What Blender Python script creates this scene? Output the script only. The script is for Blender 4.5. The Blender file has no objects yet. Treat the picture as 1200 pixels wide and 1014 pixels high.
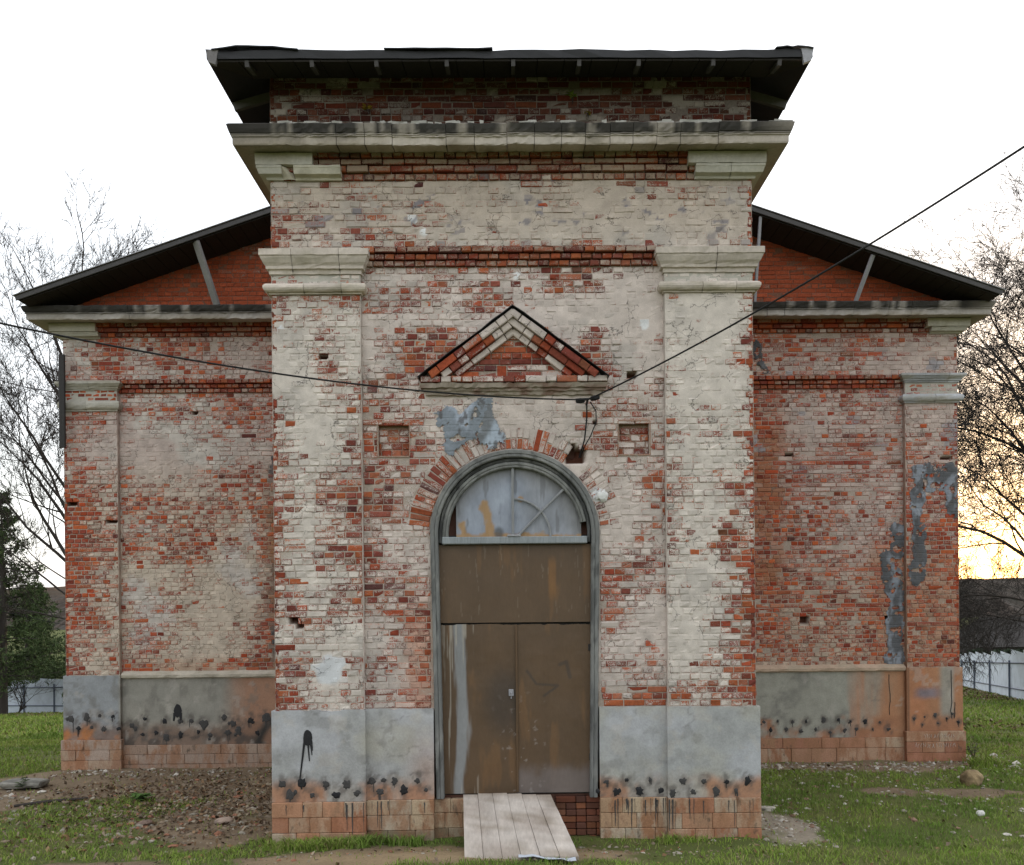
import bpy, math, random
import numpy as np
from mathutils import Matrix, Vector

random.seed(7)
RNG = np.random.default_rng(11)
SC = bpy.context.scene
COL = SC.collection
R = math.radians

# ------------------------------------------------------------------ camera
CAMX, CAMY, CAMZ = -0.0385, -10.0, 2.81
cam_d = bpy.data.cameras.new('camera')
cam = bpy.data.objects.new('camera', cam_d)
COL.objects.link(cam)
cam_d.sensor_width = 36.0
cam_d.lens = 30.0
cam_d.shift_x = (600 - 609.7) / 1200
cam_d.shift_y = (704.3 - 507) / 1200
cam_d.clip_end = 6000
cam.matrix_world = (Matrix.Translation((CAMX, CAMY, CAMZ)) @ Matrix.Rotation(-0.0095, 4, 'Z')
                    @ Matrix.Rotation(R(90), 4, 'X') @ Matrix.Rotation(-0.0091, 4, 'Z'))
SC.camera = cam

# ------------------------------------------------------------------ sky, sun, exposure
SUN_EL, SUN_AZ = R(4.0), math.atan2(0.555, 1.0)      # low sun behind the church on the right
world = bpy.data.worlds.new('World')
SC.world = world
world.use_nodes = True
wn, wl = world.node_tree.nodes, world.node_tree.links
wn.clear()
w_out = wn.new('ShaderNodeOutputWorld')
w_bg = wn.new('ShaderNodeBackground')
w_sky = wn.new('ShaderNodeTexSky')
w_sky.sky_type = 'NISHITA'
w_sky.sun_disc = False
w_sky.sun_elevation = SUN_EL
w_sky.sun_rotation = SUN_AZ
w_sky.air_density = 1.0
w_sky.dust_density = 1.5
w_tc = wn.new('ShaderNodeTexCoord')
w_map = wn.new('ShaderNodeMapping')
w_map.inputs['Scale'].default_value = (1.0, 1.0, 2.2)
w_noise = wn.new('ShaderNodeTexNoise')
w_noise.inputs['Scale'].default_value = 2.4
w_noise.inputs['Detail'].default_value = 7
w_noise.inputs['Roughness'].default_value = 0.6
w_ramp = wn.new('ShaderNodeValToRGB')
w_ramp.color_ramp.elements[0].position = 0.38
w_ramp.color_ramp.elements[0].color = (0.62, 0.62, 0.62, 1)
w_ramp.color_ramp.elements[1].position = 0.6
w_ramp.color_ramp.elements[1].color = (0.93, 0.93, 0.93, 1)
w_mix = wn.new('ShaderNodeMixRGB')
w_mix.inputs['Color2'].default_value = (4.0, 4.08, 4.25, 1)        # veil of thin bright cloud
wl.new(w_tc.outputs['Generated'], w_map.inputs['Vector'])
wl.new(w_map.outputs['Vector'], w_noise.inputs['Vector'])
wl.new(w_noise.outputs['Fac'], w_ramp.inputs['Fac'])
w_sep = wn.new('ShaderNodeSeparateXYZ')
wl.new(w_tc.outputs['Generated'], w_sep.inputs['Vector'])
w_mr = wn.new('ShaderNodeMapRange')
w_mr.interpolation_type = 'SMOOTHSTEP'
w_mr.inputs['From Min'].default_value = 0.0
w_mr.inputs['From Max'].default_value = 0.14
w_mr.inputs['To Min'].default_value = 0.84
w_mr.inputs['To Max'].default_value = 1.0
wl.new(w_sep.outputs['Z'], w_mr.inputs['Value'])
w_mul = wn.new('ShaderNodeMath')
w_mul.operation = 'MULTIPLY'
wl.new(w_ramp.outputs['Color'], w_mul.inputs[0])
wl.new(w_mr.outputs['Result'], w_mul.inputs[1])
wl.new(w_mul.outputs['Value'], w_mix.inputs['Fac'])
wl.new(w_sky.outputs['Color'], w_mix.inputs['Color1'])
wl.new(w_mix.outputs['Color'], w_bg.inputs['Color'])
w_bg.inputs['Strength'].default_value = 0.15
wl.new(w_bg.outputs['Background'], w_out.inputs['Surface'])

sun_d = bpy.data.lights.new('sun', 'SUN')
sun_d.energy = 0.9
sun_d.angle = R(10)
sun_d.color = (1.0, 0.80, 0.58)
sun = bpy.data.objects.new('sun', sun_d)
COL.objects.link(sun)
sd = Vector((math.sin(SUN_AZ) * math.cos(SUN_EL), math.cos(SUN_AZ) * math.cos(SUN_EL), math.sin(SUN_EL)))
sun.rotation_euler = (-sd).to_track_quat('-Z', 'Y').to_euler()

SC.view_settings.view_transform = 'Standard'
SC.view_settings.look = 'None'
SC.view_settings.gamma = 1.0
SC.view_settings.use_curve_mapping = False
SC.view_settings.exposure = 1.55
SC.cycles.max_bounces = 6

# ------------------------------------------------------------------ number helpers
def sm(a, b, x):
    t = np.clip((np.asarray(x, float) - a) / (b - a), 0, 1)
    return t * t * (3 - 2 * t)

def _h(ix, iy, s):
    n = (ix.astype(np.int64) * 374761393 + iy.astype(np.int64) * 668265263 + s * 974634777) & 0x7fffffff
    n = ((n ^ (n >> 13)) * 1274126177) & 0x7fffffff
    return ((n ^ (n >> 16)) & 0xffff) / 65535.0

def vn(x, y, s=0):
    x = np.asarray(x, float); y = np.asarray(y, float)
    xi, yi = np.floor(x), np.floor(y)
    fx, fy = x - xi, y - yi
    fx = fx * fx * (3 - 2 * fx); fy = fy * fy * (3 - 2 * fy)
    a, b = _h(xi, yi, s), _h(xi + 1, yi, s)
    c, d = _h(xi, yi + 1, s), _h(xi + 1, yi + 1, s)
    return (a * (1 - fx) + b * fx) * (1 - fy) + (c * (1 - fx) + d * fx) * fy

def fbm(x, y, s=0, o=4):
    t, a, n = 0, 0.5, 0
    for k in range(o):
        t = t + a * vn(np.asarray(x) * 2 ** k, np.asarray(y) * 2 ** k, s + k * 17); n += a; a *= 0.55
    return t / n

def mixc(a, b, t):
    t = np.asarray(t)[..., None]
    return np.asarray(a) * (1 - t) + np.asarray(b) * t

# ------------------------------------------------------------------ mesh helpers
def mesh_np(name, verts, quads=None, tris=None, attrs=None, smooth=False):
    me = bpy.data.meshes.new(name)
    verts = np.asarray(verts, np.float32).reshape(-1, 3)
    q = np.zeros((0, 4), np.int32) if quads is None else np.asarray(quads, np.int32).reshape(-1, 4)
    t = np.zeros((0, 3), np.int32) if tris is None else np.asarray(tris, np.int32).reshape(-1, 3)
    me.vertices.add(len(verts)); me.vertices.foreach_set('co', verts.ravel())
    loops = np.concatenate([q.ravel(), t.ravel()])
    me.loops.add(len(loops)); me.loops.foreach_set('vertex_index', loops)
    tot = np.concatenate([np.full(len(q), 4), np.full(len(t), 3)]).astype(np.int32)
    st = np.concatenate([[0], np.cumsum(tot)[:-1]]).astype(np.int32) if len(tot) else np.zeros(0, np.int32)
    me.polygons.add(len(tot)); me.polygons.foreach_set('loop_start', st)
    try:
        me.polygons.foreach_set('loop_total', tot)
    except Exception:
        pass
    me.update(calc_edges=True)
    for k, v in (attrs or {}).items():
        v = np.asarray(v, np.float32)
        if v.ndim == 1:
            a = me.attributes.new(k, 'FLOAT', 'POINT'); a.data.foreach_set('value', v)
        else:
            if v.shape[1] == 3:
                v = np.concatenate([v, np.ones((len(v), 1), np.float32)], 1)
            a = me.attributes.new(k, 'FLOAT_COLOR', 'POINT'); a.data.foreach_set('color', v.ravel())
    me.polygons.foreach_set('use_smooth', np.full(len(tot), smooth))
    me.validate()
    return me

def link(name, me, mat, parent=None, **props):
    o = bpy.data.objects.new(name, me)
    COL.objects.link(o)
    if mat is not None and not me.materials:
        me.materials.append(mat)
    if parent is not None:
        o.parent = parent
    for k, v in props.items():
        o[k] = v
    return o

def empty(name, loc, label, cat, group=None, rz=0):
    o = bpy.data.objects.new(name, None)
    o.empty_display_size = 0.3
    COL.objects.link(o)
    o.location = loc; o.rotation_euler = (0, 0, rz)
    o['label'] = label; o['category'] = cat
    if group:
        o['group'] = group
    return o

def tag(o, label, cat, group=None):
    o['label'] = label; o['category'] = cat
    if group:
        o['group'] = group
    return o

class MB:
    """collects boxes, prisms and tubes into one mesh"""
    def __init__(s):
        s.v, s.q, s.t = [], [], []
    def n(s):
        return len(s.v)
    def box(s, x0, x1, y0, y1, z0, z1, M=None, jit=0):
        b = s.n()
        p = [(x0, y0, z0), (x1, y0, z0), (x1, y1, z0), (x0, y1, z0), (x0, y0, z1), (x1, y0, z1), (x1, y1, z1), (x0, y1, z1)]
        if jit:
            p = [tuple(c + random.uniform(-jit, jit) for c in q) for q in p]
        if M is not None:
            p = [tuple(M @ Vector(q)) for q in p]
        s.v += p
        s.q += [(b, b + 3, b + 2, b + 1), (b + 4, b + 5, b + 6, b + 7), (b, b + 1, b + 5, b + 4), (b + 1, b + 2, b + 6, b + 5), (b + 2, b + 3, b + 7, b + 6), (b + 3, b, b + 4, b + 7)]
        return s
    def bbox(s, x0, x1, y0, y1, z0, z1, c=0.006, M=None):
        """box with its eight corners and edges eased"""
        b = s.n()
        xs, ys, zs = (x0, x1), (y0, y1), (z0, z1)
        idx = {}
        for i in (0, 1):
            for j in (0, 1):
                for k in (0, 1):
                    sx, sy, sz = (1, -1)[i] * c, (1, -1)[j] * c, (1, -1)[k] * c
                    for ax, p in (('x', (xs[i], ys[j] + sy, zs[k] + sz)), ('y', (xs[i] + sx, ys[j], zs[k] + sz)), ('z', (xs[i] + sx, ys[j] + sy, zs[k]))):
                        idx[(i, j, k, ax)] = s.n()
                        s.v.append(tuple(M @ Vector(p)) if M is not None else p)
        I = idx
        for i in (0, 1):
            f = [I[(i, 0, 0, 'x')], I[(i, 1, 0, 'x')], I[(i, 1, 1, 'x')], I[(i, 0, 1, 'x')]]; s.q.append(f if i else f[::-1])
            f = [I[(0, i, 0, 'y')], I[(1, i, 0, 'y')], I[(1, i, 1, 'y')], I[(0, i, 1, 'y')]]; s.q.append(f[::-1] if i else f)
            f = [I[(0, 0, i, 'z')], I[(1, 0, i, 'z')], I[(1, 1, i, 'z')], I[(0, 1, i, 'z')]]; s.q.append(f if i else f[::-1])
        for a in (0, 1):
            for e in (0, 1):
                s.q.append([I[(a, e, 0, 'x')], I[(a, e, 1, 'x')], I[(a, e, 1, 'y')], I[(a, e, 0, 'y')]])
                s.q.append([I[(a, 0, e, 'x')], I[(a, 1, e, 'x')], I[(a, 1, e, 'z')], I[(a, 0, e, 'z')]])
                s.q.append([I[(0, a, e, 'y')], I[(1, a, e, 'y')], I[(1, a, e, 'z')], I[(0, a, e, 'z')]])
                for k in (0, 1):
                    if e == 0 or True:
                        pass
        for i in (0, 1):
            for j in (0, 1):
                for k in (0, 1):
                    s.t.append([I[(i, j, k, 'x')], I[(i, j, k, 'y')], I[(i, j, k, 'z')]])
        return s
    def tube(s, pts, rads, n=6, cap=True):
        pts = [Vector(p) for p in pts]
        b = s.n()
        up = Vector((0.13, 0.21, 0.97))
        for i, p in enumerate(pts):
            d = (pts[min(i + 1, len(pts) - 1)] - pts[max(i - 1, 0)]).normalized()
            u = d.cross(up)
            if u.length < 1e-3:
                u = d.cross(Vector((1, 0, 0)))
            u.normalize(); w = d.cross(u)
            r = rads[i] if hasattr(rads, '__len__') else rads
            for k in range(n):
                a = 2 * math.pi * k / n
                s.v.append(tuple(p + u * math.cos(a) * r + w * math.sin(a) * r))
        for i in range(len(pts) - 1):
            for k in range(n):
                k2 = (k + 1) % n
                s.q.append((b + i * n + k, b + i * n + k2, b + (i + 1) * n + k2, b + (i + 1) * n + k))
        if cap:
            for base in (b, b + (len(pts) - 1) * n):
                for k in range(1, n - 1):
                    s.t.append((base, base + k, base + k + 1))
        return s
    def build(s, name, mat, parent=None, attrs=None, smooth=False, **props):
        at = {}
        for k, v in (attrs or {}).items():
            v = np.asarray(v, float)
            at[k] = np.tile(v, (len(s.v), 1)) if v.ndim == 1 and len(v) == 3 else v
        return link(name, mesh_np(name, s.v, s.q, s.t, at, smooth), mat, parent, **props)

# ------------------------------------------------------------------ materials
def new_mat(name):
    m = bpy.data.materials.new(name)
    m.use_nodes = True
    n = m.node_tree.nodes
    return m, n, m.node_tree.links, n['Principled BSDF']

def nd(n, t, **kw):
    x = n.new(t)
    for k, v in kw.items():
        if k in x.inputs:
            x.inputs[k].default_value = v
        else:
            setattr(x, k, v)
    return x

def math_node(n, l, op, a, b=None, c=None, clamp=False):
    x = n.new('ShaderNodeMath'); x.operation = op; x.use_clamp = clamp
    for i, v in enumerate((a, b, c)):
        if v is None:
            continue
        if isinstance(v, (int, float)):
            x.inputs[i].default_value = v
        else:
            l.new(v, x.inputs[i])
    return x.outputs[0]

def mulcol(n, l, col, val):
    x = n.new('ShaderNodeVectorMath'); x.operation = 'SCALE'
    l.new(col, x.inputs[0]); l.new(val, x.inputs['Scale'])
    return x.outputs[0]

def masonry():
    """brick colour bc under old lime paint pc; cov says how much of the paint is left"""
    m, n, l, b = new_mat('masonry')
    geo = n.new('ShaderNodeNewGeometry').outputs['Position']
    bc = nd(n, 'ShaderNodeAttribute', attribute_name='bc').outputs['Color']
    pc = nd(n, 'ShaderNodeAttribute', attribute_name='pc').outputs['Color']
    cov = nd(n, 'ShaderNodeAttribute', attribute_name='cov').outputs['Fac']
    n1 = nd(n, 'ShaderNodeTexNoise', Scale=34.0, Detail=7.0, Roughness=0.68); l.new(geo, n1.inputs['Vector'])
    n2 = nd(n, 'ShaderNodeTexNoise', Scale=115.0, Detail=4.0, Roughness=0.65); l.new(geo, n2.inputs['Vector'])
    n3 = nd(n, 'ShaderNodeTexNoise', Scale=5.0, Detail=5.0, Roughness=0.6); l.new(geo, n3.inputs['Vector'])
    s = math_node(n, l, 'MULTIPLY_ADD', n2.outputs['Fac'], 0.62, math_node(n, l, 'MULTIPLY', n1.outputs['Fac'], 0.38))
    thr = math_node(n, l, 'MULTIPLY_ADD', cov, 0.40, 0.29)
    df = math_node(n, l, 'SUBTRACT', thr, s)
    fac = math_node(n, l, 'MULTIPLY_ADD', df, 13.0, 0.5, clamp=True)
    vb = math_node(n, l, 'MULTIPLY_ADD', n1.outputs['Fac'], 1.5, 0.22)
    vp = math_node(n, l, 'MULTIPLY_ADD', n3.outputs['Fac'], 0.9, 0.56)
    vp2 = math_node(n, l, 'MULTIPLY_ADD', n2.outputs['Fac'], 0.7, 0.65)
    vpp = math_node(n, l, 'MULTIPLY', vp, vp2)
    # hairline cracks in the paint
    wob = n.new('ShaderNodeVectorMath'); wob.operation = 'MULTIPLY_ADD'
    l.new(n3.outputs['Color'], wob.inputs[0]); wob.inputs[1].default_value = (0.25, 0.25, 0.25); l.new(geo, wob.inputs[2])
    vo = nd(n, 'ShaderNodeTexVoronoi', Scale=5.5, feature='DISTANCE_TO_EDGE'); l.new(wob.outputs[0], vo.inputs['Vector'])
    n4 = nd(n, 'ShaderNodeTexNoise', Scale=3.1, Detail=3.0); l.new(geo, n4.inputs['Vector'])
    ck = math_node(n, l, 'MULTIPLY', math_node(n, l, 'LESS_THAN', vo.outputs['Distance'], 0.016), math_node(n, l, 'GREATER_THAN', n4.outputs['Fac'], 0.54))
    vpp = math_node(n, l, 'MULTIPLY', vpp, math_node(n, l, 'MULTIPLY_ADD', ck, -0.6, 1.0))
    mx = n.new('ShaderNodeMixRGB')
    l.new(fac, mx.inputs['Fac']); l.new(mulcol(n, l, bc, vb), mx.inputs['Color1']); l.new(mulcol(n, l, pc, vpp), mx.inputs['Color2'])
    l.new(mx.outputs['Color'], b.inputs['Base Color'])
    b.inputs['Roughness'].default_value = 0.93
    b.inputs['Specular IOR Level'].default_value = 0.2
    hgt = math_node(n, l, 'MULTIPLY_ADD', fac, 0.5, math_node(n, l, 'MULTIPLY', s, 0.9))
    bp = nd(n, 'ShaderNodeBump', Strength=0.55, Distance=0.006)
    l.new(hgt, bp.inputs['Height']); l.new(bp.outputs['Normal'], b.inputs['Normal'])
    return m

def coloured(name, rough=0.85, scale=30.0, var=0.5, bump=0.3, spec=0.25, metal=0.0, stretch=(1, 1, 1), big=0.35):
    """own colour in attribute bc with grain of the given scale"""
    m, n, l, b = new_mat(name)
    geo = n.new('ShaderNodeNewGeometry').outputs['Position']
    mp = n.new('ShaderNodeMapping'); mp.inputs['Scale'].default_value = stretch
    l.new(geo, mp.inputs['Vector'])
    bc = nd(n, 'ShaderNodeAttribute', attribute_name='bc').outputs['Color']
    n1 = nd(n, 'ShaderNodeTexNoise', Scale=scale, Detail=6.0, Roughness=0.65); l.new(mp.outputs['Vector'], n1.inputs['Vector'])
    n2 = nd(n, 'ShaderNodeTexNoise', Scale=scale / 9, Detail=5.0, Roughness=0.6); l.new(mp.outputs['Vector'], n2.inputs['Vector'])
    a = math_node(n, l, 'MULTIPLY_ADD', n1.outputs['Fac'], var * 2, 1 - var)
    c = math_node(n, l, 'MULTIPLY_ADD', n2.outputs['Fac'], big * 2, 1 - big)
    l.new(mulcol(n, l, bc, math_node(n, l, 'MULTIPLY', a, c)), b.inputs['Base Color'])
    b.inputs['Roughness'].default_value = rough
    b.inputs['Metallic'].default_value = metal
    b.inputs['Specular IOR Level'].default_value = spec
    bp = nd(n, 'ShaderNodeBump', Strength=bump, Distance=0.008)
    l.new(n1.outputs['Fac'], bp.inputs['Height']); l.new(bp.outputs['Normal'], b.inputs['Normal'])
    return m

def stained():
    """old plinth stone: own colour bc with blotches and runs of stain pc"""
    m, n, l, b = new_mat('stained_stone')
    geo = n.new('ShaderNodeNewGeometry').outputs['Position']
    mp = n.new('ShaderNodeMapping'); mp.inputs['Scale'].default_value = (1, 1, 0.45); l.new(geo, mp.inputs['Vector'])
    bc = nd(n, 'ShaderNodeAttribute', attribute_name='bc').outputs['Color']
    pc = nd(n, 'ShaderNodeAttribute', attribute_name='pc').outputs['Color']
    n1 = nd(n, 'ShaderNodeTexNoise', Scale=5.5, Detail=8.0, Roughness=0.66); l.new(mp.outputs['Vector'], n1.inputs['Vector'])
    n2 = nd(n, 'ShaderNodeTexNoise', Scale=48.0, Detail=5.0, Roughness=0.66); l.new(geo, n2.inputs['Vector'])
    n3 = nd(n, 'ShaderNodeTexNoise', Scale=13.0, Detail=4.0, Roughness=0.6); l.new(mp.outputs['Vector'], n3.inputs['Vector'])
    f = math_node(n, l, 'MULTIPLY_ADD', math_node(n, l, 'SUBTRACT', n1.outputs['Fac'], 0.5), 7.0, 0.5, clamp=True)
    mx = n.new('ShaderNodeMixRGB'); l.new(f, mx.inputs['Fac']); l.new(bc, mx.inputs['Color1']); l.new(pc, mx.inputs['Color2'])
    d = math_node(n, l, 'MULTIPLY_ADD', math_node(n, l, 'SUBTRACT', n3.outputs['Fac'], 0.60), 9.0, 0.0, clamp=True)
    mx2 = n.new('ShaderNodeMixRGB'); l.new(math_node(n, l, 'MULTIPLY', d, 0.7), mx2.inputs['Fac']); l.new(mx.outputs['Color'], mx2.inputs['Color1']); mx2.inputs['Color2'].default_value = (0.07, 0.055, 0.042, 1)
    v = math_node(n, l, 'MULTIPLY_ADD', n2.outputs['Fac'], 0.9, 0.55)
    l.new(mulcol(n, l, mx2.outputs['Color'], v), b.inputs['Base Color'])
    b.inputs['Roughness'].default_value = 0.92; b.inputs['Specular IOR Level'].default_value = 0.2
    bp = nd(n, 'ShaderNodeBump', Strength=0.5, Distance=0.008); l.new(n2.outputs['Fac'], bp.inputs['Height']); l.new(bp.outputs['Normal'], b.inputs['Normal'])
    return m

def plain(name, col, rough=0.8, scale=20.0, var=0.35, bump=0.3, spec=0.25, metal=0.0, stretch=(1, 1, 1)):
    m, n, l, b = new_mat(name)
    tc = n.new('ShaderNodeNewGeometry').outputs['Position']
    mp = n.new('ShaderNodeMapping'); mp.inputs['Scale'].default_value = stretch
    l.new(tc, mp.inputs['Vector'])
    n1 = nd(n, 'ShaderNodeTexNoise', Scale=scale, Detail=6.0, Roughness=0.65); l.new(mp.outputs['Vector'], n1.inputs['Vector'])
    rgb = n.new('ShaderNodeRGB'); rgb.outputs[0].default_value = (*col, 1)
    a = math_node(n, l, 'MULTIPLY_ADD', n1.outputs['Fac'], var * 2, 1 - var)
    l.new(mulcol(n, l, rgb.outputs[0], a), b.inputs['Base Color'])
    b.inputs['Roughness'].default_value = rough
    b.inputs['Metallic'].default_value = metal
    b.inputs['Specular IOR Level'].default_value = spec
    bp = nd(n, 'ShaderNodeBump', Strength=bump, Distance=0.006)
    l.new(n1.outputs['Fac'], bp.inputs['Height']); l.new(bp.outputs['Normal'], b.inputs['Normal'])
    return m

M_BRICK = masonry()
M_STAIN = stained()
M_STONE = coloured('worn_limestone', rough=0.9, scale=28, var=0.28, bump=0.35, big=0.3)
M_PLASTER = coloured('cement_render', rough=0.9, scale=46, var=0.26, bump=0.4, big=0.32)
M_TAR = plain('black_tar', (0.018, 0.018, 0.02), rough=0.6, scale=60, bump=0.8)
M_DOOR = coloured('painted_sheet_steel', rough=0.5, scale=35, var=0.16, bump=0.12, spec=0.4, big=0.25, stretch=(1, 1, 0.35))
M_WOOD = coloured('weathered_timber', rough=0.88, scale=36, var=0.42, bump=0.6, stretch=(1.6, 1.6, 0.16))
M_WOODX = coloured('weathered_boards', rough=0.88, scale=30, var=0.3, bump=0.4, stretch=(1.2, 0.2, 1.2))
M_ROOF = plain('old_roof_sheet', (0.020, 0.020, 0.022), rough=0.6, scale=9, spec=0.3)
M_SOFFIT = plain('soffit_boards', (0.030, 0.026, 0.024), rough=0.9, scale=14, stretch=(4, 1, 4), var=0.5)  # near-black base colour deepens the shade under the eaves
M_IRON = plain('dark_iron', (0.03, 0.028, 0.027), rough=0.6, scale=40)
M_GALV = plain('grey_strut_paint', (0.30, 0.30, 0.32), rough=0.6, scale=25)
M_CABLE = plain('black_cable', (0.012, 0.012, 0.013), rough=0.6, scale=30)
M_CORE = plain('wall_core', (0.12, 0.06, 0.045), rough=0.95, scale=12)
M_FENCE = plain('fence_sheet', (0.54, 0.59, 0.66), rough=0.5, scale=2.2, var=0.32, spec=0.35)
M_POST = plain('fence_post_paint', (0.10, 0.12, 0.16), rough=0.6, scale=20)
M_BARK = plain('dark_bark', (0.045, 0.038, 0.034), rough=0.95, scale=22, bump=0.8)
M_TWIG = plain('twigs', (0.032, 0.027, 0.024), rough=0.95, scale=10, bump=0.1)
M_NEEDLE = coloured('needles', rough=0.9, scale=6, var=0.5, bump=0.0)
M_GROUND = coloured('soil', rough=0.98, scale=38, var=0.5, bump=0.9, spec=0.1, big=0.3)
M_GRASS = coloured('grass_blades', rough=0.85, scale=5, var=0.35, bump=0.0, spec=0.15)
M_LEAF = coloured('fallen_leaf', rough=0.9, scale=20, var=0.35, bump=0.1, spec=0.15)
M_RUBBLE = coloured('rubble', rough=0.95, scale=30, var=0.35, bump=0.6)
M_HILL = coloured('wooded_hill', rough=1.0, scale=0.4, var=0.45, bump=0.0)

# ------------------------------------------------------------------ main dimensions (metres)
HW = 2.82            # half width of the porch block
PI_ = 1.785          # inner edge of its pilasters
FY = 0.07            # recess of the field between them
S = 4.646            # set-back of the wings
WW = 7.674           # half width of the wings
WPI = 6.765          # inner edge of the wing pilasters
WF = S + 0.085       # field plane of the wings
CH = 0.0775          # brick course
ZP, ZS = 1.555, 0.49  # porch: top of rendered plinth, top of its stones
SPR, RO = 3.597, 1.005   # door arch: springing height and radius
BACK = S + 9.0

# paint left on the walls, ten steps, one digit per 25 cm (porch) or 36.6 cm (wings)
MASK_T = """77656667775755888664665
55665666786886998888886
36655667887888788888875
56677223322332233488654
45866775566772268888885
56544645833788899989995
76787886778889999999995
87578523245557439879984
88478832244444248999873
99563577777777567759996
69763667788888755489 96
59864336777888754567675
49963235666666644468773
56453456666666767567884
47222453333333778335734
68642352222222678767774
48555665555555788467828
47431777555555676667823
37654545555555443378950
57433456555555444678740
55567343555555445888740
75688674555555778788750
45765554555555666678630
45966874555555666476650
25665554555555233234430"""
MASK_L = """7426344675... 7426344685
7436446585
5647775466
3355445444
5688886566
5888988677
4668786555
2464676554
1464455663
1555544673
2466545883
3568768884
2467678983
4476678862
4665578862
4743687641
4566776641"""
MASK_R = """3454545566
3555457765
1444444565
0666445565
0676556464
0565445464
0334434343
0443455332
1355666342
1244665332
1444565331
1344543341
1443433341
2454332431
3455533341
4334443231"""

def rows(txt, w):
    out = []
    for ln in txt.splitlines():
        ln = ln.split()[-1] if '...' in ln else ln.replace(' ', '8')
        ln = (ln + '5' * w)[:w]
        out.append([int(c) / 9 for c in ln])
    return np.array(out)

MT, ML, MR = rows(MASK_T, 23), rows(MASK_L, 10), rows(MASK_R, 10)

def sample(mask, x, z, x0, z0, cs):
    c = np.clip((np.asarray(x, float) - x0) / cs - 0.5, 0, mask.shape[1] - 1.001)
    r = np.clip((z0 - np.asarray(z, float)) / cs - 0.5, 0, mask.shape[0] - 1.001)
    ci, ri = c.astype(int), r.astype(int)
    fc, fr = c - ci, r - ri
    return (mask[ri, ci] * (1 - fc) + mask[ri, ci + 1] * fc) * (1 - fr) + (mask[ri + 1, ci] * (1 - fc) + mask[ri + 1, ci + 1] * fc) * fr

REDS = np.array([(0.30, 0.064, 0.029), (0.33, 0.084, 0.036), (0.25, 0.052, 0.028), (0.18, 0.045, 0.033), (0.31, 0.105, 0.058), (0.23, 0.068, 0.048), (0.345, 0.098, 0.040), (0.21, 0.055, 0.034)])

def seg_d(x, z, pts):
    """distance to a polyline"""
    d = np.full(np.shape(x), 9.0)
    for (ax, az), (bx, bz) in zip(pts[:-1], pts[1:]):
        vx, vz = bx - ax, bz - az
        t = np.clip(((x - ax) * vx + (z - az) * vz) / (vx * vx + vz * vz + 1e-9), 0, 1)
        d = np.minimum(d, np.hypot(x - ax - t * vx, z - az - t * vz))
    return d

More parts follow.
